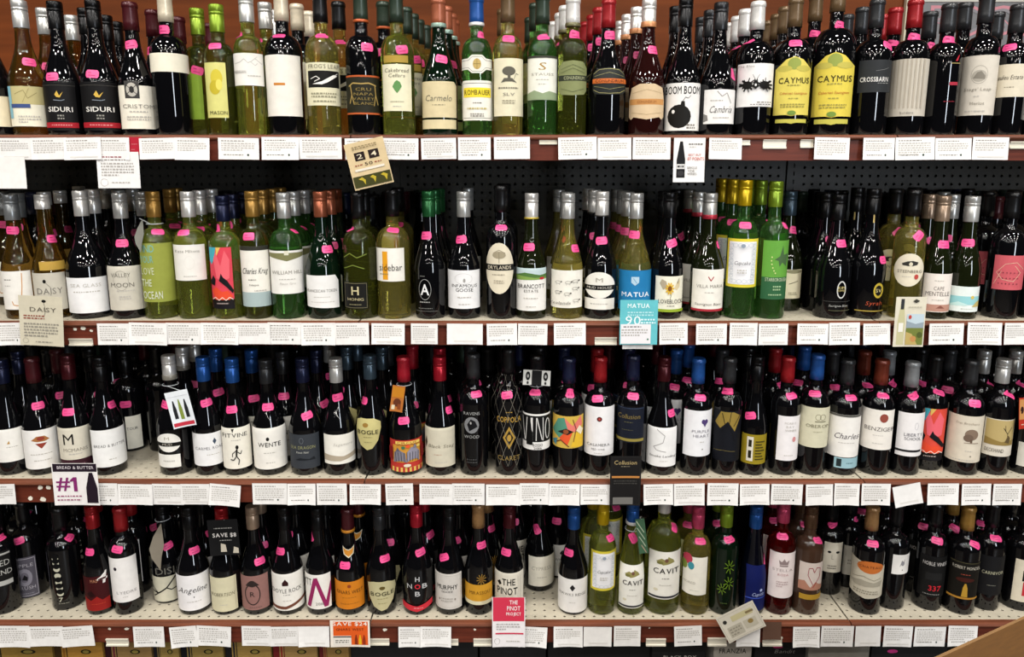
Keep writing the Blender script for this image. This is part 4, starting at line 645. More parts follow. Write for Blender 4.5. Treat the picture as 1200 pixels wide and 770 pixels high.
b(4, 371.4, 597, 'bur k', 'black/s', 'white label with huge magenta zigzag', [(356.6, 674, 388, 714, 'cfccc6', 'r', [P([(-.9, .05), (-.6, .05), (-.1, .75), (-.3, .9)], '8c2456'), P([(-.3, .9), (-.02, .92), (.75, .05), (.45, .05)], '8c2456'), P([(.45, .05), (.75, .05), (1, .5), (1, .8)], '8c2456'), T('YTT', -.75, .78, .3, .2, '17140f'), T('2016', .1, .16, .3, .08, G)])], (365.5, 628, -60), r=.038)
b(4, 407, 598, 'bur k', 'maroon/c', 'orange label and orange crescent', [(392, 682, 427, 714, 'c8781c', 'r', [T('GNARS WEST', .02, .62, .86, .13, '4a3014'), E(0, .84, .12, .06, '8a3c1c'), FL(0, .42, .9, 1, '8a5a1c', .04), FL(0, .2, 1.2, 1, '8a5a1c', .04)]), (398, 644, 418, 657, None, 'r', [P([(-.95, .95), (-.6, .3), (0, 0), (.6, .3), (.95, .95), (.4, .72), (0, .66), (-.4, .72)], 'cfc8b0'), P([(-.8, .8), (-.5, .35), (0, .1), (.5, .35), (.8, .8), (.3, .64), (0, .58), (-.3, .64)], 'c8842c')])], (404, 662.7, 0), r=.0395, ring=('c8842c', .007))
b(4, 444, 596, 'bur k', 'charcoal/s', 'rounded cream shield label', [(432, 682, 464, 716, 'b5ae86', [(-1, .92), (-.9, .45), (-.6, .15), (-.1, 0), (.3, .05), (.75, .3), (1, .7), (.95, .88), (.4, 1), (-.6, 1)], [E(0, .78, .2, .06, '5a4c24'), T('*BOGLE', 0, .58, .8, .14, '4c4830'), FL(0, .42, .7, 1, '8c8458', .05), FL(0, .26, .6, 1, '8c8458', .04)])], (451.4, 654.4, 0), r=.038)
b(4, 487.5, 593, 'bur k', 'crimson/s', 'white crossed letters over red band', [(471.4, 674, 506, 716, None, 'r', [T('*H', .05, .88, .14, .13, 'b4b4b4'), T('*N', -.45, .68, .16, .13, 'b4b4b4'), T('*O', .05, .68, .18, .13, 'd0303c'), T('*B', .5, .68, .16, .13, 'b4b4b4'), T('*B', .05, .48, .16, .13, 'b4b4b4'), P([(-1, .04), (0, -.02), (1, .1), (1, .25), (0, .13), (-1, .2)], 'c02c38'), FL(.1, .08, .6, 1, 'e0a0a0', .03)])], (493, 647, 12), r=.0395)
b(4, 526, 596, 'bur k', 'black/s', 'grey-white label with bold capitals', [(507, 673, 540.8, 714, 'c4bfb8', 'r', [T('*MURPHY', -.05, .62, .74, .13, '2a2824'), T('GOODE', -.05, .5, .4, .06, '4a4844'), L([(-.9, .05), (.9, .05), (.9, .95), (-.9, .95), (-.9, .05)], .0005, '9a958c'), FL(-.05, .3, .9, 2, 'a09a92', .07), E(-.6, .28, .06, .03, '8a8078'), E(.5, .28, .06, .03, '8a8078')])], (520, 653, 25), r=.0385)
b(4, 560.5, 593, 'bur k', 'tan/c', 'yellow label below gold sunburst', [(545, 685.6, 576.6, 709, 'c08c28', 'r', [R(-1, 0, 1, .18, 'cfc8a8'), T('MIRASSOU', .1, .6, .7, .16, '6a4a14')]), (556, 672, 572, 686, None, 'r', flower(0, .5, .7, .45, '8a6a2c', 10)+[E(0, .5, .22, .2, '6a4a1c')])], (565, 638.8, 2), r=.037)
b(4, 597, 594, 'bur k', 'maroon/s', 'cream label with heavy black words', [(578, 672, 613, 716, 'cfc9ba', 'r', [T('*THE', .0, .76, .42, .17, K), T('*PINOT', -.1, .52, .66, .19, K), P([(-.75, .74), (-.55, .8), (-.45, .7), (-.6, .66)], K), L([(.6, .2), (.6, .9)], .0006, '8a857c'), L([(.75, .2), (.75, .9)], .0006, '8a857c')])], (592.7, 647, -5), r=.038)
b(4, 632, 592, 'bur k', 'black/s', 'plain pale label standing well back', [(619.5, 652.6, 652, 687, 'd4cfc0', 'r', [T('CYPRESS', -.05, .6, .7, .12, 'a8a294'), FL(0, .3, .7, 1, 'b0aa9c', .05)])], (629, 620, -60), yb=694, r=.042)
b(4, 672.7, 595.5, 'bur k', 'blue/s', 'white label with black lozenge', [(652.7, 679, 688, 718, 'd2d0cc', 'r', [P([(-.17, .74), (0, .84), (.17, .74), (0, .64)], '2c2a2c'), T('HAWKS RIDGE', 0, .54, .84, .08, '77736e'), FL(0, .3, .4, 1, LG, .03)])], (666, 647.4, 0), r=.0395)
b(4, 707, 590, 'bdx yg', 'yellow/s', 'yellow edged scroll label beside blue cap', [(692.7, 646.6, 722, 692.5, 'd0c03c', 'r', CUP)], (716, 630, -2), r=.036)
def cavit(): return [P([(-.55, .8), (-.2, .86), (.1, .82), (.2, .9), (.5, .84), (.6, .78), (.2, .74), (-.1, .72)], '8a8450'), E(.1, .82, .12, .04, '6a4a3c'), E(-.3, .77, .2, .03, '6e6c3a'), T('*CAVIT', .1, .60, .78, .11, '3c3834'), FL(.1, .44, .5, 1, G, .03), FL(.1, .3, .8, 1, LG, .03), E(-.5, .2, .14, .03, 'cfc8b0'), R(-.95, .03, .95, .07, '3a3a44')]
b(4, 742, 590, 'hock yg', 'blue/s', 'leafy emblem label, the slimmer of two', [(725.5, 663.5, 754, 713, 'd0cfc8', 'r', cavit())], (742, 630.6, -60), ring=('d8d8d8', .008), r=.0355)
b(4, 779, 586, 'mag yg', 'white/s', 'leafy emblem label, the stouter of two', [(760, 647, 796, 702.5, 'd6d4cc', 'r', cavit())], (790.4, 617.5, 45), r=.0465, H=.325)
b(4, 818.7, 594.7, 'bdx y', 'pink/s', 'white label with red and teal dots', [(800, 653, 828, 697.5, 'd6d3c8', 'r', [E(-.6, .93, .4, .14, 'b43c50'), E(-.9, .75, .3, .12, '7a8a3c'), E(-.3, .76, .26, .1, '3c8a96'), T('MOREO', -.4, .32, .5, .06, 'a39f94'), FL(.1, .12, .8, 1, LG, .03)])], (821, 634, -3), r=.0375)
b(4, 852, 593, 'bdx em', 'lime/s', 'clusters of painted green flowers', [(836, 654, 868, 712, None, 'r', flower(.2, .82, .42, .14, '62801f')+flower(.2, .5, .4, .13, '62801f')+flower(-.3, .38, .36, .11, '5f7a24')+[FL(-.1, .1, .5, 1, '4a5c2c', .03)])], (855, 632, 10), r=.0365)
b(4, 887, 594.7, 'hock nv', 'blue/s', 'royal blue label low on navy body', [(874, 664, 898, 716, '0b1650', 'r', [T('Cupido', .25, .36, .6, .1, 'a8b4dc', .4), E(.5, .46, .14, .03, 'a8b4dc'), R(-1, .28, 1, .3, '3c54b4')])], (898, 655, 70), r=.033)
b(4, 918.7, 588, 'bdx rd', 'pink/s', 'white label with crown', [(900.5, 648, 931, 701, 'cfc5c4', 'r', [P([(-.2, .74), (-.28, .84), (-.05, .8), (.12, .87), (.28, .8), (.5, .84), (.42, .74)], '8a7a7a'), R(-.2, .7, .42, .73, '8a7a7a'), T('STELLA', .05, .62, .75, .055, 'a89a9a'), T('ROSA', .1, .52, .4, .05, 'b8888c', .2), FL(.1, .36, .9, 3, 'b8a4a4', .05)])], (917, 628.4, 4), r=.0365)
b(4, 951.4, 594.7, 'bdx br', 'brown/s', 'heart of wine and gold strip', [(936, 660, 964, 692, 'c8bcb4', 'r', [P([(-1, 0), (1, 0), (1, .15), (.4, .3), (0, .1), (-.5, .35), (-1, .3)], 'a87864'), L([(.2, .2), (-.25, .55), (-.2, .8), (.1, .82), (.25, .65), (.45, .84), (.75, .8), (.75, .5), (.2, .1)], .0018, '8c1c34')]), (936, 697, 961, 703, 'a8842c', 'r')], (959, 633, -20), r=.0365)
b(4, 976, 590, 'bdx k', 'black/c', 'eye label standing well back', [(965, 636, 986, 671, 'd4cebe', 'r', [E(-.4, .68, .2, .04, K), E(.5, .68, .2, .04, K), L([(-.1, .6), (-.1, .45), (.1, .45)], .0008, '5c564c'), FL(0, .22, 1, 2, '6a645a', .08)])], (976.6, 614.7, 30), yb=698)
b(4, 998, 590, 'bdx k', 'black/c', 'pale label beside the eye label', [(987, 640, 1010, 674, 'd0cabc', 'r', [FL(0, .5, 1, 2, '9a9486', .1)])], (1013, 609, 0), yb=700)
b(4, 1023, 596, 'bdx k', 'tan/c', 'parchment label with orange seal', [(996, 657, 1035.6, 702, 'bdb6a4', [(-1, .1), (0, 0), (1, .05), (1, .86), (.3, .8), (-.4, .95), (-1, 1)], [E(.15, .83, .75, .16, 'b4642c'), T('CHATEAU', .15, .84, .6, .06, '5c3018'), P([(-.9, .4), (-.3, .48), (.4, .44), (.9, .5), (.8, .34), (-.7, .3)], '9a9484'), L([(-.8, .5), (-.2, .58), (.4, .5), (.8, .56)], .0016, '8a8474'), FL(0, .2, 1.4, 2, '8a8474', .06)])], (1023, 637, -2), r=.0385)
b(4, 1052, 592, 'bdx k', 'black/c', 'small square white label', [(1045.5, 650.5, 1067, 673, 'cfccc8', 'r', [L([(-.1, .4), (.1, .7), (.3, .5), (.4, .75)], .0012, '4a484c'), E(.2, .55, .2, .12, '8a888c'), E(.2, .22, .06, .03, G)])], None, r=.0375, yb=717)
b(4, 1098, 592, 'bdx k', 'black/c', 'black label with red numerals', [(1076, 652, 1109, 700, '151515', 'r', [T('*NOBLE VINES', .1, .82, .85, .09, 'b4b0ac'), R(-.5, .42, .7, .6, '232323'), T('*337', .25, .22, .45, .13, 'b4202c'), FL(.05, .07, 1.2, 1, '8a8884', .03)])], (1098.7, 633.6, -12), r=.0375, yb=717)
b(4, 1135.6, 596, 'bdx k', 'gold/c', 'black label with gold figure', [(1111, 658, 1146, 702, '17140e', 'r', [L([(-1, .97), (1, .97)], .0005, '77704c'), T('ROBERT MONDEL', .1, .84, .9, .08, 'b4aea0'), FL(.1, .66, .6, 1, '8a3c2c', .04), E(.1, .52, .6, .06, '4a1c14'), P([(-.05, .06), (.35, .06), (.3, .3), (.2, .42), (.1, .42), (0, .3)], 'a8822c'), R(-1, 0, 1, .05, 'a8782c')])], (1143, 638, -35), r=.0385)
b(4, 1165, 592, 'bdx k', 'black/c', 'black label with spaced white capitals', [(1146, 652, 1178, 698, '1a1a1c', 'r', [T('CARNIVOR', .1, .58, .85, .08, 'a8a68c'), FL(.1, .26, .7, 1, '77766a', .03)])], (1167.5, 630.5, -8), r=.0375, yb=718)
b(4, 1205, 594, 'bdx k', 'black/c', 'cream label with black and red blocks', [(1187, 657, 1218, 706, 'cfc6b0', 'r', [R(-.3, .5, .3, .75, K), R(-.2, .15, .3, .48, 'b42c34')])], None, r=.039, yb=717)
back(4, [(4, 112, 592, 1), (5, 152, 592, 1), (1, 24, 592, 1), (3, 88, 592, 1), (7, 236, 592, 1), (9, 305, 592, 1), (10, 346, 592, 1), (12, 420, 592, 1), (13, 455, 592, 1), (14, 497, 590, 1), (16, 571, 590, 1), (17, 605, 590, 1), (19, 655, 592, 2), (20, 695, 600, 1), (20, 715, 598, 2), (23, 808, 591, 1), (24, 842, 590, 1), (26, 906, 592, 1), (27, 938, 590, 1), (30, 1010, 592, 1), (32, 1082, 590, 1), (33, 1117, 590, 1), (34, 1150, 590, 1), (11, 380, 592, 1), (15, 538, 592, 1), (6, 178, 594, 1), (8, 268, 592, 1), (35, 1185, 590, 1), (31, 1040, 590, 1)])

# ---- dim bottles filling the rear of the shelves, past the 300 built one by one
def filler():
    gm = mat('opaque', '08080a'); caps = [mat('foil', CAPC[c]) for c in ('black', 'charcoal', 'maroon', 'navy', 'black', 'dark green')]; rr = random.Random(3)
    for row in (2, 3, 4):
        Y = .20 if row > 2 else .30; mb = MB()
        while Y < .54:
            X = -1.72
            while X < 1.75:
                px = 600+F*X/(Y+DCAM)
                if not (row == 2 and 505 < px < 800) and all((X-a)**2+(Y-q)**2 > (.036+c+.001)**2 for a, q, c in PLACED[row]):
                    PLACED[row].append((X, Y, .036)); i0 = len(mb.v); H = rr.uniform(.275, .292)
                    mb.lathe(profile(rr.choice(('bdx', 'bur')), H, .036), 14, gm); mb.lathe(cap_profile('c', H+.001, .06), 12, rr.choice(caps))
                    mb.v[i0:] = [(x+X, y+Y, z) for x, y, z in mb.v[i0:]]
                X += .012
            Y += .04
        tag(mb.build('rear_bottles', None, (0, 0, SZ[row])), f'dark bottles crowding the rear of the {ROWN[row]} shelf', 'bottles', kind='stuff')
filler()

# ---------------------------------------------------------------- paper on the rails
def card(name, label, cat, x0, y0, x1, y1, Y, colr, items=(), rot=0, curl=.002, group=None, kind='paper', printname='printed_text', outline=None):
    a, c = on_y(x0, y1, Y), on_y(x1, y0, Y); m = (a+c)/2; wd, h = c.x-a.x, c.z-a.z
    # bottoms and tops are kept at their own pixel width
    t = tag(empty(name, m), label, cat, group); t.rotation_euler = (0, math.radians(rot), 0)
    def Pt(u, v, off): return (u*wd/2, -off-curl*(u*u)*(1-v)-curl*.8*(1-v)**2, (v-.5)*h)
    sf = Surf(wd, h, Pt, .012); mb = MB(); pm = mat(kind, colr); n, k = (6, 4) if not outline else (0, 0)
    if outline:
        sf.poly(mb, outline, pm, 0); sf.poly(mb, [(q[0], q[1]) for q in outline], pm, -.0004)
    for i in range(n):
        for j in range(k):
            u0, u1, v0, v1 = -1+2*i/n, -1+2*(i+1)/n, j/k, (j+1)/k
            mb.face([Pt(u0, v0, 0), Pt(u1, v0, 0), Pt(u1, v1, 0), Pt(u0, v1, 0)], pm)
            mb.face([Pt(u0, v1, -.0004), Pt(u1, v1, -.0004), Pt(u1, v0, -.0004), Pt(u0, v0, -.0004)], pm)
    mb.build('sheet', t)
    if items:
        emit(sf, list(items), .0002, t)
    return t
CARDY = {1: (161, 187), 2: (378.5, 403.5), 3: (567, 591), 4: (734, 757)}
USED = set()
def near(row, x):
    c = sorted((fb for fb in FRONT[row] if -5 < fb['x'] < 1205), key=lambda f: abs(600+(f['x']-600)*.97-x))
    for f in c[:4]:
        if (row, f['d'], f['x']) not in USED:
            USED.add((row, f['d'], f['x'])); return 'the '+f['d']
    return None
def price(row, specs):
    for i, s in enumerate(specs):
        x0, x1 = s[0], s[1]; o = s[2] if len(s) > 2 else {}
        y0, y1 = CARDY[row]; y0 += o.get('dy', random.uniform(-.5, 1)); y1 += o.get('dy', random.uniform(-.6, .6))
        d = near(row, (x0+x1)/2)
        lab = f'white printed price card under {d}' if d else f'spare white price card overlapping others on the {ROWN[row]} rail'
        it = []
        if not o.get('blank'):
            n = random.choice((4, 5, 6)); dv = .1
            it = [FL(-.25, .86, 1.2, 1, '8a8680', .08), FL(0, .74, 1.7, n, 'b9b5af', dv)]
            if random.random() < .4: it += [E(.45, .22, .05, .045, '2c4a3c'), FL(-.25, .22, 1, 1, '77736c', .06)]
            elif random.random() < .4: it += [R(-.7, .1, .8, .16, 'd0cdc8')]
        else: it = [R(-.6, .12, .7, .2, 'd4d1cc')]
        card('price_card', lab, 'price card', x0, y0, x1, y1, -.0235-.0012*(i % 3), 'e9e7e4', it, o.get('rot', random.uniform(-1.2, 1.2)), random.uniform(.0005, .004), 'price cards on the rails')
def strips(row, specs):
    for x0, x1, y0, y1 in specs:
        a, c = on_y(x0, y1, -.015), on_y(x1, y0, -.015); wd, h = c.x-a.x, c.z-a.z
        d = near(row, (x0+x1)/2)
        t = tag(empty('label_holder', ((a.x+c.x)/2, -.0122, a.z)), f'empty white plastic label holder under {d}' if d else f'empty white plastic label holder on the {ROWN[row]} rail', 'label holder', 'empty label holders')
        m = mat('plastic', 'd2ccbc'); mb = MB(); mb.box(-wd/2, -.0015, 0, wd/2, 0, h, m); mb.build('strip', t)
        mb = MB(); mb.prism([(-.0045, -.0004), (-.0015, -.0004), (-.0015, h*.22), (-.0045, h*.16)], -wd/2, wd/2, m); mb.prism([(-.0045, h*.88), (-.0015, h*.8), (-.0015, h+.0004), (-.0045, h+.0004)], -wd/2, wd/2, m); mb.build('lip', t)
B = dict(blank=1)
price(1, [(0, 35), (38, 78), (77, 118), (117.5, 151), (165, 206), (206.5, 245), (257, 303), (308, 350), (351.5, 400), (405, 440), (448, 490), (494, 534.5), (537, 575), (579, 621), (654, 699.5), (700, 740), (741, 786), (830, 869.6), (953, 996), (1010, 1049), (1047.5, 1096), (1094, 1139), (1137.6, 1183)])
price(2, [(0, 27), (116, 151), (153, 195), (196, 235.5), (237, 279), (278, 316), (315, 353), (354, 392.5), (392, 432), (436, 474), (482, 512.7), (524, 565.6, B), (570.6, 606), (607, 641.5), (649, 686.5), (729, 765, dict(dy=5)), (772, 806), (815, 852), (854, 888), (888, 924), (933, 971), (970, 1008), (1010, 1043.6), (1087, 1130), (1131.5, 1174.6), (1175, 1206)])
price(3, [(-8, 17), (106.5, 137), (140, 178), (180, 214), (213, 245), (246.6, 281, dict(rot=5, dy=1)), (297, 336), (338, 369.6), (372, 406), (410.6, 446), (452.5, 484), (492, 530.5), (530, 568), (569.6, 610), (609, 643), (643, 679.5), (680, 714.5), (753.6, 789), (789, 826), (828, 865.5), (866, 902), (902.5, 941), (943, 976.5), (976, 1007.5), (1008, 1044), (1046, 1081, dict(rot=-12, dy=1, blank=1)), (1085, 1124), (1125, 1162), (1161.6, 1198)])
price(4, [(-4, 34), (35.6, 73.5), (73, 109, dict(rot=-4)), (158, 191.7), (201, 230.6, dict(rot=-5)), (231.7, 270, dict(rot=3)), (284.4, 317), (317, 350), (350.6, 385.7, B), (467.5, 494), (493, 528.6), (608, 641, dict(rot=3)), (648.6, 683), (683.6, 717, B), (719, 751), (789.6, 823, dict(rot=-3)), (862, 891, B), (928, 961), (961, 1001), (1001, 1033, B), (1034, 1070), (1070, 1109), (1109, 1146)])
strips(1, [(632, 653, 161.5, 169), (869, 879.5, 162, 170), (894, 922, 163, 174), (937.7, 954, 163, 173), (1183, 1206, 166, 174)])
strips(2, [(81, 108, 397, 405), (697, 723, 395.5, 404)])
strips(3, [(96, 108, 580, 587)])
strips(4, [(124.7, 150, 749, 757), (433, 456, 749, 756), (528, 537, 749.5, 756), (555, 576, 749, 757), (757, 780.5, 749, 757), (829, 852, 748, 757), (893.5, 917, 747, 757)])
# ---------------------------------------------------------------- larger cards and hanging notes
CF = -.03
card('shelf_note', 'blank white card hanging below the top rail, nothing printed', 'card', -6, 184, 28.5, 221, CF+.003, 'dcdad6')
card('shelf_note', 'white review card with small round stamp below top rail', 'card', 116.5, 178, 162, 220.5, CF+.003, 'd6d4d2', [FL(-.3, .86, 1.1, 1, '8a2c38', .06), FL(-.1, .78, 1.3, 1, G, .05), FL(0, .68, 1.6, 5, 'a8a49e', .08), O(-.7, .16, .17, .1, .0006, '9a9690'), FL(.1, .16, .9, 1, LG, .06)])
card('shelf_note', 'plain crimson card on the top rail beside review card', 'card', 150, 160.5, 165.5, 181.5, -.021, 'a81c30', [FL(0, .6, .8, 1, 'd88a90', .05), FL(-.2, .3, .5, 1, 'd88a90', .05)])
card('shelf_note', 'tilted tan card with two framed pictures and golden strip', 'card', 410, 164, 455, 219, CF-.002, 'c9b48c', [R(-.62, .6, -.1, .78, '2c1c18'), R(.1, .6, .62, .78, '2c1c18'), T('2', -.36, .69, .14, .1, 'd8ccb0'), T('*4', .36, .69, .14, .1, 'd8ccb0'), T('50', 0, .51, .2, .07, '3c2c20'), FL(-.5, .51, .4, 1, '8a3c2c', .04), FL(.5, .51, .4, 1, '8a3c2c', .04), R(-.75, .38, .75, .43, 'd8d0c0'), R(-.95, .04, .95, .28, '4a4a1c'), P([(-.7, .22), (-.5, .25), (-.35, .18), (-.4, .08), (-.48, .17)], 'b09c2c'), P([(-.1, .22), (.05, .25), (.2, .2), (.1, .08), (.05, .17)], 'b09c2c'), P([(.45, .22), (.6, .25), (.8, .2), (.7, .08), (.62, .17)], 'b09c2c'), FL(0, .9, 1.3, 2, '8a7a58', .04)], rot=-13, printname='card_print')
def bottle_art(u, v, su, sv, c): return P([(u-.5*su, v), (u+.5*su, v), (u+.5*su, v+.5*sv), (u+.15*su, v+.68*sv), (u+.15*su, v+sv), (u-.15*su, v+sv), (u-.15*su, v+.68*sv), (u-.5*su, v+.5*sv)], c)
card('shelf_note', 'white points card with black bottle drawing and red figures', 'card', 788, 161.5, 827, 213.5, CF, 'dcdad8', [bottle_art(-.52, .1, .55, .82, '17161a'), R(-.78, .3, -.26, .41, 'c8c6c4'), FL(-.52, .355, .42, 1, '2a2a2a', .08), E(-.52, .2, .22, .06, '3c3a3c'), FL(.4, .86, .9, 1, G, .06), FL(.2, .8, .4, 1, LG, .03), T('BEST BUY', .35, .62, .4, .05, 'b4483c'), T('87 POINTS', .42, .53, .52, .075, 'c04434'), T('SINGLE', .2, .33, .32, .05, G), T('VINE', .15, .26, .22, .05, G), T('WINES', .2, .19, .3, .05, G)], printname='card_print')
card('shelf_note', 'cream daisy card standing before the amber white-capped bottle', 'card', 27, 347, 71, 405, CF-.006, 'c4bda8', [E(.15, .9, .1, .03, K), L([(.15, .87), (.22, .7), (.1, .58)], .0007, K), T('DAISY', .1, .73, .6, .09, '5c574c'), FL(-.3, .6, 1, 2, '8a4a3c', .05), FL(0, .44, 1.6, 5, '8a857a', .06), O(-.75, .1, .12, .05, .0005, '8a857a'), FL(.1, .08, .8, 1, '8a857a', .04)], rot=3, printname='card_print')
card('shelf_note', 'teal score card before the blue shield bottle', 'card', 725.5, 351.5, 771.5, 403.5, CF-.004, '5fb4bc', [T('*MATUA', -.02, .87, .58, .1, 'dfeeee'), FL(.1, .72, 1.4, 2, 'a8d4d8', .06), T('90', -.3, .54, .4, .2, 'dfeeee'), FL(.5, .56, .8, 2, 'd0e8ea', .07), R(-.95, .02, .65, .46, 'dcdadc'), FL(-.3, .4, 1.0, 1, '4a4844', .04), FL(-.2, .33, 1.4, 3, 'a8a49e', .06), E(.5, .12, .05, .02, '2c6a4c')], printname='card_print')
card('shelf_note', 'photo card with pale bottle and vineyard', 'card', 1045, 348, 1086.5, 406, CF-.004, 'cfc9b6', [bottle_art(-.55, .04, .5, .92, 'b8b48c'), R(-.66, .75, -.44, .96, '3a3c40'), R(-.72, .3, -.4, .48, 'dcdad0'), R(-.2, .36, .92, .66, 'b4c4cc'), P([(-.2, .36), (.92, .36), (.92, .5), (.4, .46), (-.2, .52)], '8a97a0'), R(-.2, .04, .92, .38, '6a7434'), P([(-.2, .04), (.6, .04), (.2, .26), (-.2, .3)], 'b09a5c'), E(.3, .16, .2, .06, 'b4824c'), E(.7, .24, .18, .06, '4a5424'), E(.0, .6, .1, .04, 'b0443c'), P([(.1, .92), (.3, .96), (.55, .92), (.3, .88)], '4a4840'), FL(.3, .8, .9, 1, 'a8a290', .03)], printname='card_print')
card('shelf_note', 'number one card with purple figure and dark header', 'card', 65.5, 543, 113, 591.5, CF-.004, 'd8d4d2', [R(-.95, .8, .98, .99, '2a1c2a'), T('BREAD & BUTTER', .05, .9, .8, .07, 'd8d0d4'), T('*#', -.55, .5, .3, .32, '7c2464'), R(-.1, .33, .06, .67, '7c2464'), P([(-.24, .56), (-.24, .6), (-.08, .67), (-.08, .58)], '7c2464'), bottle_art(.7, .06, .5, .72, '2a1c2a'), FL(-.3, .22, 1.1, 1, '8a2c5c', .05), FL(-.3, .13, 1.1, 1, '8a2c5c', .05)], printname='card_print')
card('shelf_note', 'black card with gold lettering and orange rule', 'card', 714, 534.5, 752, 592, CF-.004, '1c1a1a', [T('Collusion', -.02, .87, .72, .08, 'a89468', .1), FL(0, .79, .6, 1, '77705c', .03), R(-.9, .56, .9, .6, 'b4783c'), FL(0, .5, 1.5, 2, '4a4844', .05), R(-.8, .03, .5, .17, '6a6864'), L([(-.9, .02), (.9, .02), (.9, .98), (-.9, .98), (-.9, .02)], .0005, '3c3a38')], printname='card_print')
card('shelf_note', 'orange savings card on the lowest rail', 'card', 388, 727, 433, 757.5, CF, 'd8cfc4', [R(-.85, .08, .9, .95, 'd2561c'), T('*SAVE $24', 0, .86, .86, .16, 'e6dcd0'), T('GNARS WEST', 0, .66, .7, .09, '5c1c0c'), R(-.85, .08, .05, .42, 'd8d2c8'), R(-.85, .36, .05, .4, '2a1c1c'), FL(-.4, .25, .7, 2, G, .07), bottle_art(.3, .1, .14, .36, '7a2c14'), bottle_art(.5, .1, .14, .36, 'd8a81c'), bottle_art(.7, .1, .14, .36, '8a2c14')], printname='card_print')
card('shelf_note', 'crimson and white card before the heavy black words', 'card', 577, 700, 615.5, 757.5, CF-.006, 'dad6d6', [R(-.95, .52, .95, 1, 'c8344c'), T('*THE', .3, .9, .25, .08, 'e8dcdc'), T('*PINOT', .3, .78, .4, .09, 'e8dcdc'), T('*PROJECT', .3, .66, .45, .08, 'e8dcdc'), FL(0, .46, 1.5, 3, 'a8a4a2', .05), R(-.8, .26, .9, .29, 'c0344c'), O(-.7, .12, .16, .06, .0005, G), FL(.3, .12, .9, 1, LG, .04)], printname='card_print')
card('shelf_note', 'tilted cream wine sheet with bottle sketch on lowest rail', 'card', 843, 712, 893, 745, CF-.008, 'c9c3b4', [R(-.35, .62, .75, .82, 'bcb48c'), R(.4, .68, .8, .76, '7c6c4c'), E(-.7, .72, .1, .07, '3a3834'), R(-.75, .12, .0, .5, 'aca696'), R(.1, .2, .75, .5, 'b4ae9c'), FL(-.38, .4, .6, 3, '8a8476', .1), E(.45, .4, .14, .08, '8a7444'), L([(-.92, .06), (.92, .06), (.92, .94), (-.92, .94), (-.92, .06)], .0005, '8a8476')], rot=-29, printname='card_print')
card('shelf_note', 'small brown plastic sleeve hung over a label holder', 'card', 893, 729, 916, 749, -.0245, '5c4438', (), kind='plastic', printname='creases')
# torn paper left behind by old cards
for row, pts in ((2, ((88, 386, 3), (97.5, 385, 4), (107, 387.5, 2.5))), (3, ((47, 571.5, 4), (56.5, 571.5, 4), (35.5, 584, 4), (50.5, 585.5, 5))), (4, ((128.5, 737, 2.5), (148.5, 737, 3.5), (451, 738, 3.5), (556.5, 738, 2.5), (761, 736, 1.6)))):
    for px, py, sz in pts:
        c = on_y(px, py, -.0126); k = sz/480; mb = MB(); q = [(random.uniform(.6, 1)*k*math.cos(a), random.uniform(.4, .8)*k*math.sin(a)) for a in (.3, 1.4, 2.3, 3.4, 4.3, 5.4)]
        mb.face([(x, 0, z) for x, z in q], mat('paper', 'd8d2c4')); mb.face([(x, .0004, z) for x, z in q[::-1]], mat('paper', 'd8d2c4'))
        tag(mb.build('paper_scrap', None, c), f"torn white paper scrap on the rail below the {min(FRONT[row], key=lambda f: abs(f['x']-px))['d']}", 'paper scrap', 'torn scraps on the rails')
# neck tags
def neck_tag(label, row, k, x0, y0, x1, y1, colr, items, rot=0, outline=None):
    fb = FRONT[row][k-1]; o = fb['o']; Y = o.location.y - fb['r'] - .004
    t = card('neck_tag', label, 'neck tag', x0, y0, x1, y1, Y, colr, items, rot, .003, 'tags hung on bottle necks', printname='tag_print', outline=outline)
    a = on_y((x0+x1)/2, y0, Y)
    top = Vector((o.location.x, o.location.y, SZ[row]+.225)); n = 14; pts = []
    for i in range(n+1):
        q = math.pi*2*i/n; R_ = RN+.004
        pts.append(top + Vector((R_*math.sin(q), -R_*math.cos(q), 0)))
    inv = t.location; mb = MB(); m = mat('plastic', 'c8ccd0')
    pts = [a]+pts
    import mathutils
    rm = mathutils.Matrix.Rotation(-math.radians(rot), 4, 'Y')
    for p, q in zip(pts, pts[1:]):
        d = (q-p).normalized(); s = d.cross(Vector((0, 0, 1)));  s = (s.normalized() if s.length > 1e-4 else Vector((1, 0, 0)))*.0009; u = d.cross(s).normalized()*.0009
        A = [rm @ (p+w-inv) for w in (s, u, -s, -u)]; Bq = [rm @ (q+w-inv) for w in (s, u, -s, -u)]
        for i in range(4): mb.face([A[i], A[(i+1) % 4], Bq[(i+1) % 4], Bq[i]], m)
    mb.build('cord', t)
neck_tag('white neck tag picturing three bottles above red strip', 3, 6, 200, 458, 224, 500, 'cfd4d8', [R(-.9, .04, .9, .14, 'b83040'), bottle_art(-.5, .25, .3, .5, '2a2c30'), bottle_art(0, .22, .3, .55, '7a8a3c'), bottle_art(.5, .25, .3, .5, '2a2c30'), L([(-.9, .86), (.9, .86)], .0005, '9a9ea4')], -12)
neck_tag('folded orange neck tag on the circus label bottle', 3, 13, 459, 452, 473, 482, 'a8642c', [R(-.9, .55, .9, .95, 'b4741c'), E(0, .35, .6, .16, '5a2c18'), R(-.8, .08, -.3, .25, 'd0c4a8'), R(.1, .1, .6, .3, '7a3c1c')], 8)
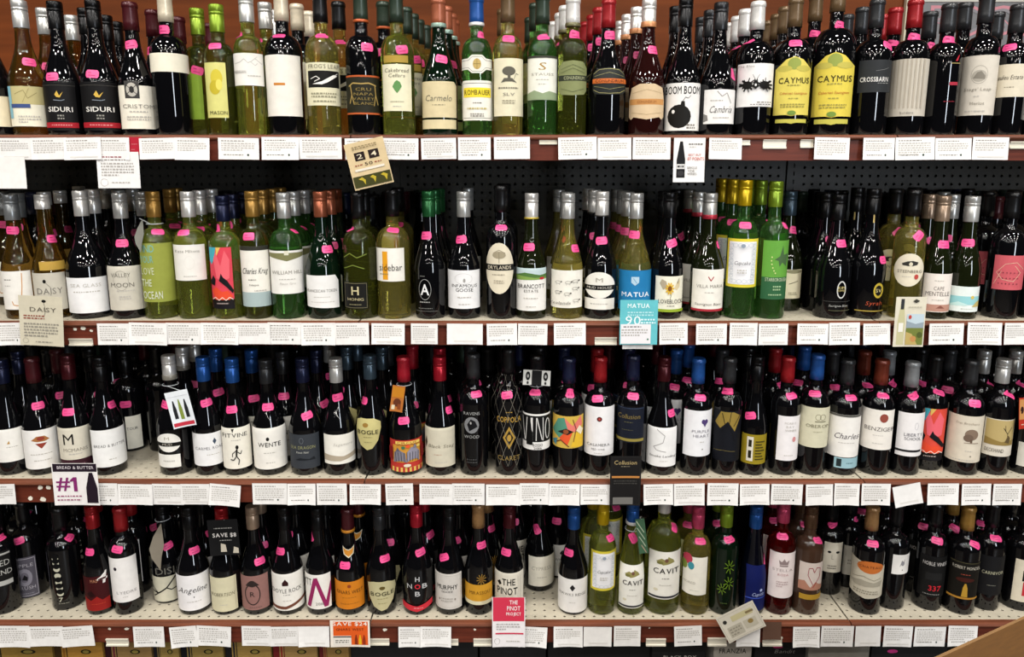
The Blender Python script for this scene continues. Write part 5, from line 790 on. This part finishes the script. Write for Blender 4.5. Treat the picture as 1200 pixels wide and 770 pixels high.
neck_tag('white cassette shaped card round the barred letter bottle neck', 3, 17, 613, 434, 645, 451, 'b8b8b4', [E(-.65, .6, .17, .3, '1a1a1a'), E(.65, .6, .17, .3, '1a1a1a'), E(-.65, .6, .07, .12, '9a9a98'), E(.65, .6, .07, .12, '9a9a98'), E(-.65, .16, .08, .1, '2a2a2a'), E(.65, .16, .08, .1, '2a2a2a'), R(-.36, 0, .36, 1, '101012')], 3)
neck_tag('red neck tag with flower picture over a pale label', 3, 33, 1191, 466, 1209, 502, 'a82c1c', [R(-.9, .3, .9, .95, 'b8844c'), E(-.4, .6, .3, .12, '3a1c14'), E(.3, .75, .3, .1, 'd8c8a0'), FL(0, .14, 1, 1, 'd8c0a8', .06)], -4)
neck_tag('black savings neck tag with bold white words', 4, 8, 246.5, 609, 279, 650, '141416', [T('*SAVE $8', .05, .56, .78, .13, 'd0ccc8'), FL(0, .76, 1.2, 1, '8a8884', .05), FL(.1, .42, .8, 1, '8a8884', .05), P([(-.3, .1), (.1, .1), (.05, .3), (-.25, .34)], 'b4ac9c'), P([(.5, .06), (.9, .06), (.9, .2), (.6, .24)], 'b4ac9c')], -3)
neck_tag('green striped neck booklet on the slim leafy bottle', 4, 21, 746, 608, 758, 648, '3c5c44', [L([(-.8, .95), (.6, .6)], .002, 'a8b49c'), L([(-.8, .75), (.6, .4)], .002, 'a8b49c'), L([(-.6, .5), (.6, .2)], .002, 'a8b49c'), L([(-.3, .25), (.6, .02)], .002, 'a8907c')], -8)
neck_tag('twisted pale paper tag on the branching strokes bottle', 4, 6, 178, 613, 190, 668, '8a8274', (), 4, [(-1, .45), (-.7, .25), (-.1, .12), (.5, 0), (.65, .3), (1, .55), (.8, .8), (.6, 1), (.2, .9), (-.5, .7)])
neck_tag('crumpled clear wrap beside the stacked lettering bottle', 2, 5, 160, 256, 167, 296, '7c7c74', (), 6, [(-1, .45), (-.7, .25), (-.1, .12), (.5, 0), (.65, .3), (1, .55), (.8, .8), (.6, 1), (.2, .9), (-.5, .7)])

# ---------------------------------------------------------------- boxed wine under the lowest shelf
def carton(label, x0, x1, Y, top_y, colr, items=(), side='5c4a30', depth=.2, name='wine_carton'):
    a = on_y(x0, 765, Y); c = on_y(x1, 765, Y); zt = on_y(600, top_y, Y).z; wd = c.x-a.x-.002; h = zt-.091
    t = tag(empty(name, ((a.x+c.x)/2, Y, .091)), label, 'carton', 'boxed wine under the lowest shelf')
    mb = MB(); m = mat('card', colr); mb.box(-wd/2, 0, 0, wd/2, depth, h, m); bo = mb.build('box', t)
    mb = MB(); mb.face([(-wd/2+.003, .006, h+.0006), (wd/2-.003, .006, h+.0006), (wd/2-.003, depth*.48, h+.0006), (-wd/2+.003, depth*.48, h+.0006)], mat('card', side)); mb.face([(-wd/2+.003, depth*.52, h+.0006), (wd/2-.003, depth*.52, h+.0006), (wd/2-.003, depth-.006, h+.0006), (-wd/2+.003, depth-.006, h+.0006)], mat('card', side)); mb.build('flap', t)
    if items:
        sf = Surf(wd, h, lambda u, v, off: (u*wd/2, -off, v*h), .05); emit(sf, list(items), .0002, bo)
    return t
def stripes(c1, c2): return [R(-1, 0, -.72, 1, c1), R(-.66, 0, -.58, 1, c2), R(-.52, 0, -.48, 1, c1), E(.3, .87, .22, .03, '2a2a14'), E(.3, .87, .14, .02, '8a7a3c')]
for i, (x0, x1, c, c1, c2, w_) in enumerate(((-20, 62, '8a6c28', '2a2a1c', '6a6a2c', 'olive sided'), (64, 121, 'a87a2c', '4a3414', '8a5a1c', 'amber'), (123, 178, '8a6c3c', '3c141c', '6a2430', 'tan and dark plum'), (180, 210, '8c7438', '201c24', '2a2430', 'tan and near-black'), (212, 262, '8c7438', '17171c', '2c2c34', 'straw and black banded'), (264, 318, '9a7c3c', '201c20', '3c3434', 'golden and charcoal banded'), (320, 372, '9a7a44', '6a1c1c', '8a2c24', 'golden and brick-red banded'), (374, 409, '8a6a34', '5c1c1c', '7a2c24', 'brown and red edged'))):
    carton(f'{w_} wine carton under the lowest shelf', x0, x1, .03, 752, c, stripes(c1, c2))
carton('long black carton next to red edged carton under shelf', 411, 560, .05, 752, '0e0e10')
carton('black carton with faint lettering next to long black one', 562, 640, .05, 752, '101013', [T('OLD VINES', -.3, .86, .4, .04, '3c3c40')])
carton('plain black carton beside the black lettered one', 642, 762, .05, 752, '0c0c0e')
carton('black carton printed with white spaced capitals', 764, 827, .03, 752, '0d0d0f', [T('BLACK BOX', .05, .80, .62, .04, 'b4b0a8')])
carton('grey-white carton printed with dark serif capitals', 836, 881, .02, 752, 'a8a298', [T('*FRANZIA', 0, .885, .72, .06, '3c3834')])
carton('low grey carton beside the dark one with cursive print', 947, 1019, .03, 752, '8a867c')
carton('dark carton with pale cursive print under lowest shelf', 884, 944, .04, 752, '141416', [T('Bandit', .2, .87, .4, .05, '8a8884', .3), E(-.1, .93, .2, .018, 'c83878')])
carton('black carton beside the low grey one', 1021, 1110, .04, 752, '0c0c0e', [E(-.45, .87, .14, .025, 'd83c88')])
# ---------------------------------------------------------------- sign on the wall over the shelves
a = on_y(1062, 62, .595); c = on_y(1290, -28, .595)
t = tag(empty('wall_sign', ((a.x+c.x)/2, .603, a.z)), 'grey sign board with pink outlined capitals above top shelf', 'sign')
wd, h = c.x-a.x, c.z-a.z; mb = MB(); mb.box(-wd/2, -.010, 0, wd/2, 0, h, mat('plastic', '77777a')); bo = mb.build('board', t)
mb = MB(); mb.box(-wd/2-.016, -.014, 0, -wd/2-.001, 0, h, mat('plastic', 'c8c0a8')); mb.box(-wd/2, -.013, h*.665, wd/2, -.010, h*.69, mat('plastic', 'c8c4bc')); mb.build('frame_strip', t)
sf = Surf(wd, h, lambda u, v, off: (u*wd/2, -.010-off, v*h), .05); mb = MB()
for i, ch in enumerate('ROSE'):
    u = -.64+.31*i
    sf.text(mb, ch, u, .42, .145, .40, mat('print', 'c88a94'), .0006); sf.text(mb, ch, u, .42, .105, .32, mat('print', '8a878c'), .0012)
mb.build('lettering', bo)
# ---------------------------------------------------------------- open cardboard carton in front of the shelves
ct = tag(empty('open_carton', (.878, -.804, 0), math.radians(25.7)), 'large open brown cardboard carton standing before the shelves', 'carton')
CB = mat('card', '664318'); CBE = mat('card', '7c5c36')
def wall(name, p, m=CB, parent=ct):
    """four corners of a panel given 5 mm of thickness"""
    p = [Vector(q) for q in p]; nrm = (p[1]-p[0]).cross(p[3]-p[0]).normalized()*.005
    q = [v-nrm for v in p]; mb = MB(); mb.face(p, m); mb.face(q[::-1], m)
    for i in range(4): j = (i+1) % 4; mb.face([p[j], p[i], q[i], q[j]], CBE)
    return mb.build(name, parent)
w2, d2, hh = .30, .15, .659
wall('side_panel', [(-w2, -d2, 0), (w2, -d2, 0), (w2, -d2, hh), (-w2, -d2, hh)])
wall('side_panel', [(w2, d2, 0), (-w2, d2, 0), (-w2, d2, hh), (w2, d2, hh)])
wall('side_panel', [(w2, -d2, 0), (w2, d2, 0), (w2, d2, hh), (w2, -d2, hh)])
wall('side_panel', [(-w2, d2, 0), (-w2, -d2, 0), (-w2, -d2, hh), (-w2, d2, hh)])
wall('bottom_panel', [(-w2, -d2, .006), (-w2, d2, .006), (w2, d2, .006), (w2, -d2, .006)])
wall('flap', [(w2, d2, hh), (-w2, d2, hh), (-w2, d2+.03, hh+.2), (w2, d2+.03, hh+.2)])
wall('flap', [(-w2, -d2, hh), (w2, -d2, hh), (w2, -d2-.05, hh-.15), (-w2, -d2-.05, hh-.15)])
